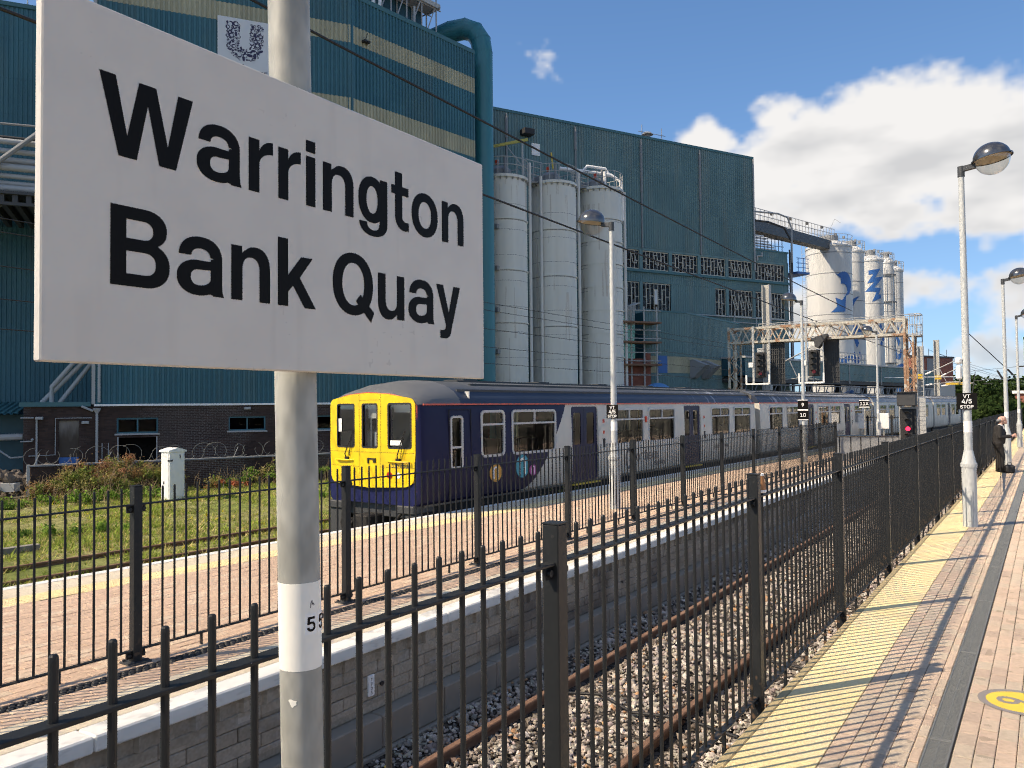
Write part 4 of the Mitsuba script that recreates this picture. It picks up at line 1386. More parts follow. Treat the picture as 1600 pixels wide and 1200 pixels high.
# the U emblem: a field of small marks cut to the shape of the letter
uo = Polygon([(-5.96, 20.56), (-5.30, 20.56), (-5.30, 19.55)] + arc(-5.10, 19.55, .20, .22, 180, 360, 14) + [(-4.90, 19.55), (-4.90, 20.56), (-4.24, 20.56), (-4.24, 19.55)] + arc(-5.10, 19.55, .86, .88, 0, -180, 26) + [(-5.96, 19.55)]).buffer(0)
marks, r, taken = [], random.Random(5), []
for q in range(4000):
    x, y, sz = r.uniform(-5.96, -4.24), r.uniform(18.67, 20.56), r.choice((.075, .10, .125))
    if q > 2500:
        sz = .05
    if not uo.contains(Point(x, y).buffer(sz * .8)) or any((x - a) ** 2 + (y - b) ** 2 < ((sz + c_) * .80) ** 2 for a, b, c_ in taken):
        continue
    taken.append((x, y, sz))
    kind, a = r.random(), r.uniform(0, 180)
    if kind < .25:
        g = affinity.rotate(affinity.scale(Point(x, y).buffer(sz, 10), 1.15, .6), a)
    elif kind < .5:
        g = Point(x, y).buffer(sz, 12).difference(Point(x + sz * .15, y).buffer(sz * .55, 10))
    elif kind < .68:
        g = affinity.rotate(LineString([(x + (t / 6 - .5) * 2 * sz, y + sz * .45 * math.sin(t * 1.5)) for t in range(7)]).buffer(sz * .34), a)
    elif kind < .85:
        g = affinity.rotate(Polygon([(x + sz * (1.05 if q_ % 2 else .45) * math.cos(q_ * math.pi / 6), y + sz * (1.05 if q_ % 2 else .45) * math.sin(q_ * math.pi / 6)) for q_ in range(12)]), a)
    else:
        g = Point(x, y).buffer(sz, 14).difference(Point(x + sz * .4, y + sz * .2).buffer(sz * .85, 12))
        g = affinity.rotate(g, a)
    marks.append(g)
put(bn, 'emblem', A.flat(unary_union(marks), .095, .005), INDIGO)
script = [LineString([(-5.85, 18.45), (-5.85, 18.15)] + arc(-5.73, 18.12, .12, .14, 180, 360, 10) + [(-5.61, 18.45), (-5.60, 18.0)]), LineString([(-5.53, 18.0), (-5.52, 18.2)] + arc(-5.46, 18.15, .06, .07, 150, 0, 8) + [(-5.40, 18.0)]),
          LineString([(-5.34, 18.25), (-5.34, 18.02)]), LineString([(-5.37, 18.52), (-5.37, 18.54)]), LineString([(-5.25, 18.05)] + arc(-5.19, 18.40, .05, .13, 200, 0, 10) + [(-5.17, 18.05), (-5.1, 18.02)]),
          LineString(arc(-5.0, 18.14, .08, .11, 0, 320, 14)), LineString([(-4.86, 18.26), (-4.81, 18.04), (-4.75, 18.26)]), LineString(arc(-4.62, 18.14, .08, .11, 0, 320, 14)), LineString([(-4.48, 18.02), (-4.46, 18.26)] + arc(-4.36, 18.2, .1, .09, 160, 20, 6) + [(-4.2, 18.28), (-4.1, 18.30)])]
put(bn, 'lettering', A.flat(unary_union([s.buffer(.026) for s in script]), .095, .005), INDIGO)
# --- scaffolded plant room on the tower roof
sc = thing('roof_scaffold', 'scaffolded plant room on top of the tower roof', 'scaffolding')
R0 = Facade(*B.at(.6, 0, -1.7)[:2], .13, .99)
put(sc, 'plant_room', R0.box(.3, 6.6, 23, 33, -7, -.9), TEALD)
put(sc, 'sheeting', cat(R0.box(.0, 6.7, 26.2, 29.4, -.5, -.46), R0.box(.0, 6.7, 30.0, 34, -.5, -.46)), DARKST)
tb = []
for u in np.arange(0, 7.2, 1.15):
    tb.append(tube([R0.at(u, 22.9, 0), R0.at(u, 34, 0)], .045, 6))
    tb.append(tube([R0.at(u, 22.9, -.85), R0.at(u, 34, -.85)], .045, 6))
for z in (23.9, 25.6, 27.0, 28.5, 30.5):
    tb += [tube([R0.at(-.5, z, o), R0.at(7.25, z, o)], .04, 6) for o in (0, -.85)]
    tb += [tube([R0.at(6.9, z, .35), R0.at(6.9, z, -3)], .04, 6)]
for u in np.arange(0, 6.5, 1.15):
    tb.append(tube([R0.at(u, 23.1, .05), R0.at(u + 1.0, 25.6, .05)], .035, 6))
put(sc, 'tubes', cat(tb), STEEL)
put(sc, 'board', cat(R0.box(-.3, 7.1, 25.62, 25.9, -.9, .15), R0.box(-.3, 7.1, 29.5, 29.75, -.9, .15)), CONCRETE)
put(sc, 'white_post', tube([R0.at(1.9, 22.9, .2), R0.at(2.25, 26.5, .2)], .09, 8), WHITE)
put(sc, 'white_post', tube([R0.at(2.35, 22.9, .2), R0.at(2.7, 26.5, .2)], .09, 8), WHITE)
put(sc, 'grey_post', tube([R0.at(5.0, 22.9, .2), R0.at(5.0, 25.0, .2)], .07, 8), STEEL)
put(sc, 'red_post', tube([R0.at(.9, 22.9, .2), R0.at(.75, 24.5, .2)], .07, 8), BIB)
# --- the big duct at the tower's corner
dx, dy = -28.03, 38.96
du = thing('air_duct', 'thick teal air duct bending down the corner of the blue tower', 'duct')
seg = [[dx, dy, -1], [dx, dy, 23.6], [dx - .10, dy - .02, 24.35], [dx - .45, dy - .14, 24.95], [dx - 1.05, dy - .34, 25.25], [dx - 1.9, dy - .62, 25.2], [dx - 4.6, dy - 1.5, 24.4]]
put(du, 'pipe', tube(seg, .63, 28), DUCT, smooth=30)
for i in range(1, 6):
    p, q = np.array(seg[i]), np.array(seg[min(i + 1, 6)]) - np.array(seg[i - 1])
    q /= np.linalg.norm(q)
    put(du, 'joint_ring', tube([p - q * .02, p + q * .02], .642, 28, cap=False), DUCT, smooth=30)
# --- brick ground floor
bk = thing('brick_annex', 'low dark brick building under the blue tower with small high windows', 'building')
bplan = [tuple(A.at(-14.1, 0, -9)[:2]), tuple(A.at(-14.1, 0, .0)[:2]), tuple(A.at(-11.5, 0, .0)[:2]), tuple(A.at(6, 0, 0)[:2]), tuple(A.at(6, 0, -9)[:2])]
wall_poly = sbox(-14.1, -1.2, 6.0, 2.32).difference(unary_union([sbox(-10.53, 1.10, -8.84, 1.80), sbox(-10.45, -1.2, -8.92, .92), sbox(-5.83, 1.13, -4.16, 1.80), sbox(-12.79, -.6, -12.0, 1.72), sbox(-2.6, 1.10, -1.0, 1.80)]))
put(bk, 'wall', cat(A.flat(wall_poly, -.25, .25), A.box(-14.1, -13.8, -1.2, 2.32, -9, -.25)), BRICK)
put(bk, 'inside', A.box(-13.7, 6, -1.2, 2.3, -9, -1.6), NAVYREC)
put(bk, 'roof_edge', A.box(-14.25, -11.55, 2.325, 2.52, -6, .12), TEALTRIM)
put(bk, 'gutter', cat(tube([A.at(-11.9, 2.33, .13), A.at(-11.45, 2.12, .13)], .05, 8), tube([A.at(-11.3, 2.1, .13), A.at(-11.3, -1, .13)], .055, 8), lathe([(.05, 0), (.16, .2), (.16, .24)], 12, *A.at(-11.3, 0, .14)[:2]).apply_translation([0, 0, 2.0])), STEEL)
for (u0, u1, z0, z1) in ((-10.53, -8.84, 1.10, 1.80), (-5.83, -4.16, 1.13, 1.80), (-2.6, -1.0, 1.10, 1.80)):
    f = sbox(u0, z0, u1, z1).difference(unary_union([sbox(u0 + .07, z0 + .07, (u0 + u1) / 2 - .03, z1 - .07), sbox((u0 + u1) / 2 + .03, z0 + .07, u1 - .07, z1 - .07)]))
    w_ = put(bk, 'window', A.flat(f, -.12, .07), TEAL)
    put(w_, 'pane', A.box(u0 + .05, u1 - .05, z0 + .05, z1 - .05, -.09, -.085), PANE)
    put(w_, 'louvre', cat([A.box(u0 + .07, u1 - .07, z0 + .1 + .12 * i, z0 + .13 + .12 * i, -.16, -.12) for i in range(5)]), DARKST)
    put(w_, 'sill', A.box(u0 - .07, u1 + .07, z0 - .07, z0, -.2, .05), STEEL)
    put(w_, 'back', A.box(u0, u1, z0, z1, -.5, -.45), DARKST)
put(bk, 'door_frame', cat(A.box(-10.5, -10.45, -1.1, .95, -.1, .02), A.box(-8.92, -8.87, -1.1, .95, -.1, .02)), STEEL)
pn = put(bk, 'panel_door', A.box(-12.79, -12.0, -.6, 1.72, -.18, -.12), pr('stained_panel', lambda p, n, uv: mix((.055, .04, .028), (.22, .20, .18), smoothstep(.9, 1.7, p.z + .8 * (fbm(p.x * 6, p.y * 6, p.z * 1.2) - .5))), .6), label='tall rust stained panel door')
put(bk, 'blue_sheet', A.box(-12.78, -12.02, -.6, .12, -.11, -.08), BLUEPRINT)
put(bk, 'conduit', cat(tube([A.at(-13.9, .22, .04), A.at(-12.9, .24, .04), A.at(-12.9, 1.82, .04), A.at(-11.5, 1.82, .04)], .022, 6), tube([A.at(-13.6, -.6, .05), A.at(-13.6, 1.8, .05)], .04, 6), tube([A.at(-11.1, -.9, .03), A.at(-11.1, .7, .03), A.at(-10.85, .7, .03), A.at(-10.85, -.9, .03)], .02, 6)), STEEL)
for u, z in ((-13.5, 1.83), (-5.0, 2.18), (-11.75, 1.62)):
    put(bk, 'flood_lamp', cat(cbox(u - .14 if u < 0 else u, u + .14, .02, .2, z - .06, z + .06, .015)).apply_transform(np.eye(4)) if False else A.place(cbox(u - .14, u + .14, .02, .24, z - .06, z + .06, .015)), STEEL)
put(bk, 'bracket_pipe', cat(tube([A.at(-14.2, 1.85, .1), A.at(-13.7, 1.85, .1)], .03, 6), tube([A.at(-14.2, .85, .1), A.at(-13.75, .85, .1)], .03, 6), lathe([(0, -.07), (.07, 0), (0, .07)], 8, *A.at(-13.75, 0, .12)[:2]).apply_translation([0, 0, .92])), STEEL)
# --- recessed block on the left with pipes, and the shed below it
rl = thing('factory_block', 'darker blue clad block set back at the left edge behind the pipe bridge', 'factory')
put(rl, 'core', prism([tuple(A.at(-32, 0, -5.06)[:2]), tuple(A.at(-11.3, 0, -5.06)[:2]), tuple(A.at(-11.3, 0, -12)[:2]), tuple(A.at(-32, 0, -12)[:2])], -1, 21.75), TEALD)
for z0, z1 in ((2.4, 9.0), (9.004, 14.6), (14.604, 16.49), (16.494, 18.23), (18.234, 20.14), (20.144, 21.75)):
    put(rl, 'cladding', A.sheet(-32, -11.5, z0, z1, .2, .035, -5.0), TEAL)
put(rl, 'roof_trim', A.box(-32, -11.5, 21.75, 21.95, -5.1, -4.9), TEALTRIM)
put(rl, 'aerial', tube([A.at(-14.8, 21.9, -5.3), A.at(-14.8, 22.9, -5.3)], .03, 5), STEEL)
pb = thing('pipe_bridge', 'bundle of silver pipes on a bridge at the left edge of the factory', 'pipework')
for i, (z, rr) in enumerate(((13.62, .13), (13.25, .12), (12.9, .14), (12.52, .16), (12.18, .11), (11.9, .11), (11.62, .14))):
    put(pb, 'pipe', tube([A.at(-30, z, .2 - .15 * (i % 3)), A.at(-11.4, z, .2 - .15 * (i % 3))], rr, 12), STEEL, smooth=40)
put(pb, 'walkway', cat(A.box(-30, -11.5, 11.30, 11.42, -4.8, .6), *[A.box(-30 + i * .5, -29.8 + i * .5, 10.95, 11.3, -4.8, .5) for i in range(36)], A.box(-30, -11.5, 10.85, 10.98, .35, .5)), DARKST)  # deck widened back to the wall to shade the recess below
put(pb, 'brace', cat(tube([A.at(-16.4, 11.3, .5), A.at(-13.6, 14.0, .5)], .11, 8), tube([A.at(-19, 14.2, .4), A.at(-11.4, 14.4, .4)], .05, 6), tube([A.at(-15.8, 10.9, -1), A.at(-14.6, 11.3, -1)], .06, 6)), MIDGREY)
put(pb, 'ledger', cat(tube([A.at(-30, 14.75, -3), A.at(-11.5, 14.75, -3)], .07, 6), tube([A.at(-30, 14.55, -3), A.at(-11.5, 14.55, -3)], .05, 6)), DARKST)
sp = thing('slanting_pipes', 'three silver pipes rising from the low shed roof to the blue tower', 'pipework')
put(sp, 'pipe', tube([A.at(-13.55, 2.5, -1), A.at(-10.9, 5.5, -1)], .105, 12), STEEL, smooth=40)
put(sp, 'pipe', tube([A.at(-13.15, 2.45, -.9), A.at(-13.15, 3.2, -.9), A.at(-10.9, 6.1, -.9)], .10, 12), STEEL, smooth=40)
put(sp, 'pipe', tube([A.at(-12.85, 2.5, -1), A.at(-10.7, 5.6, -1.1)], .10, 12), STEEL, smooth=40)
sh = thing('low_shed', 'dark blue shed with a corrugated roof at the left edge', 'shed')
put(sh, 'wall', A.box(-30, -14.2, -1.1, 2.0, -6, -1.0), TEALD)
rs = A.sheet(-30, -14.3, 0, 1.0, .25, .06)
v = rs.vertices - A.P
uu, oo, zz = v @ A.d, v @ A.n, v[:, 2]
rs.vertices = A.P + A.d * uu[:, None] + A.n * (.25 - zz * 4.6)[:, None] + np.array([0, 0, 1.0]) * (2.0 + zz * .55 + oo)[:, None]
put(sh, 'roof', rs, TEALTRIM)
put(sh, 'pipe', cat(tube([A.at(-17, 1.0, -.4), A.at(-14.15, 1.05, -.3)], .14, 8), tube([A.at(-15.3, .7, -.3), A.at(-14.6, .15, -.3), A.at(-14.15, .18, -.3)], .04, 6)), STEEL)
put(sh, 'opening', A.box(-16.5, -14.3, -1.05, -.4, -.99, -.97), NAVYREC)
# --- razor wire wall
WLp, WRp = np.array([-31.11, 14.61]), np.array([-25.6, 28.1])
RW = Facade(*WLp, *(WRp - WLp))
rw = thing('boundary_wall', 'dark brick boundary wall topped with coils of razor wire', 'wall')
put(rw, 'wall', RW.box(0, 14.6, -1.1, .08, -.22, 0), BRICK)
put(rw, 'wall_coping', RW.box(-.05, 14.6, .083, .14, -.26, .04), MIDGREY)
put(rw, 'corner_post', RW.box(-.12, -.02, -1.0, .16, -.1, .0), CONCRETE)
loops, rz = [], random.Random(6)
for i in range(36):
    u0, rr, zc, ph = .15 + i * .40 + rz.uniform(-.08, .08), rz.uniform(.26, .38), rz.uniform(.36, .48), rz.uniform(0, 6)
    loops.append(tube([RW.at(u0 + rr * 1.15 * math.cos(t), zc + rr * math.sin(t), -.1 + .10 * math.sin(t * .5 + ph)) for t in np.linspace(ph, ph + rz.uniform(2.6, 5.2), 24)], .006, 5))
for lo_ in loops:
    put(rw, 'razor_wire', lo_, GALV, smooth=True)
put(rw, 'wire_stay', cat([tube([RW.at(u, .1, -.1), RW.at(u + .2, .55, -.1)], .012, 5) for u in np.arange(.1, 14, 2.4)]), STEEL)
lb = thing('loading_kerb', 'pale concrete beam and rubble beside the left end of the boundary wall', 'kerb')
put(lb, 'beam', cat(obox([-36.5, 9.2, -.55], [-31.2, 14.2, -.62], .5, .30)), CONCRETE)
put(lb, 'rubble', scatter(protos, np.stack([RNG.uniform(-34.5, -31.2, 130), RNG.uniform(13.4, 16.2, 130), RNG.uniform(-1, -.2, 130)], 1), RNG.uniform(.1, .28, 130), RNG, np.ones((130, 3)))[0], MORTAR, kind='stuff')

# --- middle block with windows
md = thing('factory_hall', 'large weathered teal factory hall with bands of small paned windows', 'factory')
mplan = [tuple(ML.at(-6, 0, -.35)[:2]), tuple(ML.at(25.72, 0, -.35)[:2]), tuple(ML.at(25.72, 0, -24)[:2]), tuple(ML.at(-6, 0, -24)[:2])]
put(md, 'core', prism(mplan, -1, 23.9), HALLIN)
put(md, 'core', prism([tuple(ML.at(25.7, 0, -.35)[:2]), tuple(ML.at(29.85, 0, -.35)[:2]), tuple(ML.at(29.85, 0, -18)[:2]), tuple(ML.at(25.7, 0, -18)[:2])], -1, 15.7), HALLIN)
for z0, z1 in ((14.95, 17.6), (17.604, 20.42), (20.424, 23.95)):
    for a, b in ((-6, .7), (.7, 6.9), (6.9, 13.2), (13.2, 19.45), (19.45, 25.78)):
        put(md, 'cladding', ML.sheet(a, b, z0, z1, .24, .05, RNG.normal(0, .006)), TEAL2)
put(md, 'roof_trim', ML.box(-6, 25.84, 23.95, 24.15, -.4, .08), TEALTRIM)
put(md, 'corner_trim', cat(ML.box(25.72, 25.86, 14.9, 23.95, -3, .06)), MIDGREY)
END = Facade(*ML.at(25.8, 0, 0)[:2], *(-ML.n[:2]))
put(md, 'cladding', END.sheet(0, 24, 14.9, 23.95, .2, .035, 0), TEAL2)
for u in (.8, 6.87, 13.25, 19.5):
    put(md, 'downpipe', cat(tube([ML.at(u, 14.9, .1), ML.at(u, 23.8, .1)], .07, 8), tube([ML.at(u, 22.0 if u < 13 else 19.5, .1), ML.at(u, 23.6, .1)], .11, 8)), MIDGREY, smooth=40)
put(md, 'downpipe', tube([ML.at(25.72, 14.0, .12), ML.at(25.72, 23.9, .12)], .08, 8), STEEL, smooth=40)
put(md, 'cladding', ML.sheet(25.88, 29.9, 14.95, 15.85, .24, .045), TEAL2)
put(md, 'roof_trim', ML.box(25.88, 30.0, 15.85, 15.98, -.3, .08), TEALTRIM)
put(md, 'cladding', cat(ML.sheet(-6, 30, 12.15, 12.95, .24, .045), ML.sheet(-6, 29.9, -1, 9.78, .24, .045), ML.sheet(16.2, 21.1, 9.784, 12.146, .24, .045), ML.sheet(-6, 11.0, 9.784, 12.146, .24, .045), ML.sheet(-6, 7, 13.2, 14.9, .19)), TEAL2)
put(md, 'cladding', ML.box(29.5, 29.95, 9.784, 15.0, -.3, .03), TEAL2)
put(md, 'lintel', cat(ML.box(-6, 30, 14.75, 14.95, -.35, .02), ML.box(-6, 30, 9.70, 9.79, -.35, .06)), TEAL2)
put(md, 'string_course', cat(ML.box(-6, 30.02, 12.95, 13.07, -.3, .22), ML.box(-6, 30.0, 13.07, 13.19, -.3, .1)), TEALTRIM)
for u in (6.87, 10.0, 13.15, 16.2, 19.35, 22.47, 25.65):
    put(md, 'pilaster', ML.box(u - .17, u + .17, 13.19, 14.75, -.3, .04), TEAL2)
for u in (13.12, 22.47, 25.65):
    put(md, 'pilaster', ML.box(u - .15, u + .15, 9.79, 12.15, -.3, .05), TEAL2)
rw_ = random.Random(8)


def factory_window(u0, u1, z0, z1, cols, tilted):
    """A steel window: staggered glazing bars, opening casements with pale frames."""
    w, h = (u1 - u0) / cols, z1 - z0
    bars, cas, panes = [], [], []
    bars += [ML.box(u0, u1, z0, z0 + .06, -.14, -.06), ML.box(u0, u1, z1 - .06, z1, -.14, -.06)]
    for c in range(cols + 1):
        u = u0 + c * w
        bars.append(ML.box(u - .022, u + .022, z0, z1, -.13, -.07))
    k = put(md, 'window', cat(bars), BARC)
    for c in range(cols):
        a, b = u0 + c * w + .02, u0 + (c + 1) * w - .02
        if c % 2 == 1:
            lo, hi = z0 + h * .26, z0 + h * .80
            til = .10 if (c // 2) in tilted else 0.0
            fr = sbox(a, lo, b, hi).difference(sbox(a + .036, lo + .04, b - .036, hi - .04))
            m = extrude(fr, .05)
            m.vertices[:, 0] += til * (m.vertices[:, 1] - hi) * -.9
            m.vertices[:, 2] += til * (hi - m.vertices[:, 1]) * 2.0
            put(k, 'casement', frame(ML.P + ML.n * -.085, ML.d, [0, 0, 1], ML.n, m), BARC)
            sp_ = [(z0, lo), (lo, hi), (hi, z1)]
        else:
            mm = z0 + h * rw_.choice((.45, .5, .55))
            put(k, 'glazing_bar', ML.box(a, b, mm - .02, mm + .02, -.12, -.08), BARC)
            sp_ = [(z0, mm), (mm, z1)]
        for (p, q) in sp_:
            put(k, 'pane', ML.place(TM([[a, -.1, p], [b, -.1, p], [b, -.1, q], [a, -.1, q]], [[0, 1, 2, 3]])), PANE)


TOPW = [(7.05, 9.85, 7, ()), (10.2, 12.97, 7, (2,)), (13.34, 16.03, 7, (1,)), (16.39, 19.17, 7, ()), (19.54, 22.28, 7, (2,)), (22.66, 25.46, 7, (0, 1, 2)), (25.86, 29.48, 9, (1,))]
for a, b, c, t in TOPW:
    factory_window(a, b, 13.21, 14.74, c, t)
for a, b, c, t in ((11.05, 12.95, 5, ()), (13.29, 16.14, 7, ()), (21.17, 22.3, 3, ()), (22.63, 25.48, 7, (0, 1, 2)), (25.82, 27.0, 3, ()), (27.1, 29.48, 6, (0,))):
    factory_window(a, b, 9.81, 12.13, c, t)
put(md, 'white_pane', ML.box(14.55, 14.9, 10.4, 11.6, -.098, -.09), BANNERW)
put(md, 'vent_hood', ML.place(cat(cbox(1.98, 2.86, .0, .75, 22.35, 22.80, .03))), RUBBER)
put(md, 'notice', ML.box(2.96, 3.68, 21.05, 21.95, .04, .07), WHITE)
put(md, 'vent_hood', ML.place(cbox(8.0, 9.0, .0, .5, 18.9, 19.15, .03)), RUBBER)
put(md, 'roof_vent', cat(lathe([(.22, 24), (.22, 24.9), (.5, 24.95), (.3, 25.15), (0, 25.2)], 14, *ML.at(15.2, 0, -1.5)[:2]), *[tube([ML.at(u, 24, -1.2), ML.at(u, 25.6, -1.2)], .03, 5) for u in (14.4, 16.5)], *[tube([ML.at(14.0, z, -1.2), ML.at(16.9, z, -1.2)], .025, 5) for z in (24.5, 25.0)]), MIDGREY)
put(md, 'wall_pipe', tube([ML.at(26.0, 14.9, .15), ML.at(26.0, 15.3, .15), ML.at(26.4, 15.3, .3), ML.at(26.4, 15.6, .3)], .09, 8), STEEL, smooth=40)
put(md, 'wall_pipe', cat(tube([ML.at(16.2, 9.75, .2), ML.at(30, 9.7, .2)], .05, 6), tube([ML.at(21, 9.3, .3), ML.at(30, 9.2, .3)], .035, 6), tube([ML.at(23, 8.2, .3), ML.at(23, 10.2, .3)], .04, 6), tube([ML.at(25.6, 8, .3), ML.at(25.6, 9.7, .3)], .04, 6)), STEEL)
# riser pipes and stair at the hall's right corner
rp_ = thing('riser_pipes', 'bundle of vertical pipes at the right corner of the teal factory hall', 'pipework')
for i in range(5):
    u = 30.0 + .17 * i
    put(rp_, 'pipe', tube([ML.at(u, -1, .2 - .1 * i), ML.at(u, 16.2 - .2 * i, .2 - .1 * i)], .07, 8), (DARKST, STEEL, MIDGREY)[i % 3], smooth=40)
put(rp_, 'pipe', tube([ML.at(30.2, 15, .3), ML.at(30.2, 18.2, .3), ML.at(29.7, 19.1, .3), ML.at(28.6, 19.35, .2), ML.at(25.9, 19.3, .0)], .08, 10), STEEL, smooth=40)
put(rp_, 'pipe', tube([ML.at(30.4, 14, .1), ML.at(30.4, 17.0, .1), ML.at(29.6, 18.2, .0), ML.at(27.8, 18.6, -.2), ML.at(25.9, 18.6, -.3)], .09, 10), DARKST, smooth=40)
put(rp_, 'ledge', cat(ML.box(31.0, 32.6, 14.1, 14.3, -2, .2), *[tube([ML.at(u, 14.2, .1), ML.at(u, 15.6, .1)], .03, 5) for u in (31.2, 31.9, 32.5)], *[tube([ML.at(31.0, z, .1), ML.at(32.6, z, .1)], .03, 5) for z in (14.7, 15.1, 15.55)]), BLUEPRINT)
rk = thing('roof_pipe_rack', 'rack of white pipes on the low roof at the right end of the factory hall', 'pipework')
pp = [tube([ML.at(25.9, 16.3 + .32 * i, -1 - .3 * i), ML.at(29.6, 16.3 + .32 * i, -1 - .3 * i)], .08, 7) for i in range(6)]
put(rk, 'pipes', cat(pp), WHITE)
put(rk, 'stand', cat([ML.box(u, u + .25, 15.9, 18.0, -3, -2.6) for u in (26.8, 27.6, 28.4)] + [tube([ML.at(u, 15.9, -.3), ML.at(u, 17.2, -.3)], .035, 5) for u in np.arange(26, 30, .45)] + [tube([ML.at(25.9, z, -.3), ML.at(29.8, z, -.3)], .03, 5) for z in (16.5, 17.1)]), DARKST)
# --- annex in front of the hall
AP, AQ, AR = np.array([-24.05, 53.2]), np.array([-22.30, 56.65]), np.array([-21.78, 67.3])
X1, X2 = Facade(*AP, *(AQ - AP)), Facade(*AQ, *(AR - AQ))
ax = thing('factory_annex', 'lower teal annex with a cream band and hooded vents in front of the hall', 'factory')
L1, L2 = np.linalg.norm(AQ - AP), np.linalg.norm(AR - AQ)
put(ax, 'core', prism([tuple(X1.at(.05, 0, -.05)[:2]), tuple(X1.at(L1, 0, -.05)[:2]), tuple(X2.at(L2, 0, -.05)[:2]), tuple(X2.at(L2, 0, -2.5)[:2]), tuple(X1.at(L1, 0, -4)[:2]), tuple(X1.at(.05, 0, -4.5)[:2])], -1, 8.9), TEALD)
for F, L in ((X1, L1), (X2, L2)):
    put(ax, 'cladding', cat(F.sheet(0, L, 5.724, 8.95, .24, .045), F.sheet(0, L, -1, 4.5, .24, .045)), TEAL2)
    put(ax, 'cream_band', F.sheet(0, L, 4.504, 5.72, .19), CREAM)
    put(ax, 'roof_trim', F.box(0, L, 8.95, 9.07, -.3, .07), TEALTRIM)
put(ax, 'blue_panel', X1.box(1.15, 2.0, 4.5, 5.75, .036, .05), BLUEPRINT)
put(ax, 'red_panel', X1.box(-.1, .45, 3.2, 5.9, .036, .06), REDBRICK)
for u in (.5, 2.6, 7.4):
    hood = extrude(Polygon([(0, 5.5), (.25, 5.55), (1.25, 5.1), (.25, 4.15), (0, 4.1)]), .9)
    put(ax, 'vent_hood', frame(X2.at(u, 0, .04), X2.n, [0, 0, 1], X2.d, hood), MIDGREY)
# ================================================================ silos by the hall
def ladder_rail(cx, cy, r, z, h=1.05, n=16, a0=0.0, a1=360.0):
    t = []
    for zz in (z + h, z + h * .55):
        t.append(tube([[cx + r * math.cos(a), cy + r * math.sin(a), zz] for a in np.radians(np.linspace(a0, a1, 33))], .028, 5))
    for a in np.radians(np.linspace(a0, a1, n, endpoint=a1 - a0 < 359)):
        t.append(tube([[cx + r * math.cos(a), cy + r * math.sin(a), z], [cx + r * math.cos(a), cy + r * math.sin(a), z + h]], .028, 5))
    return cat(t)


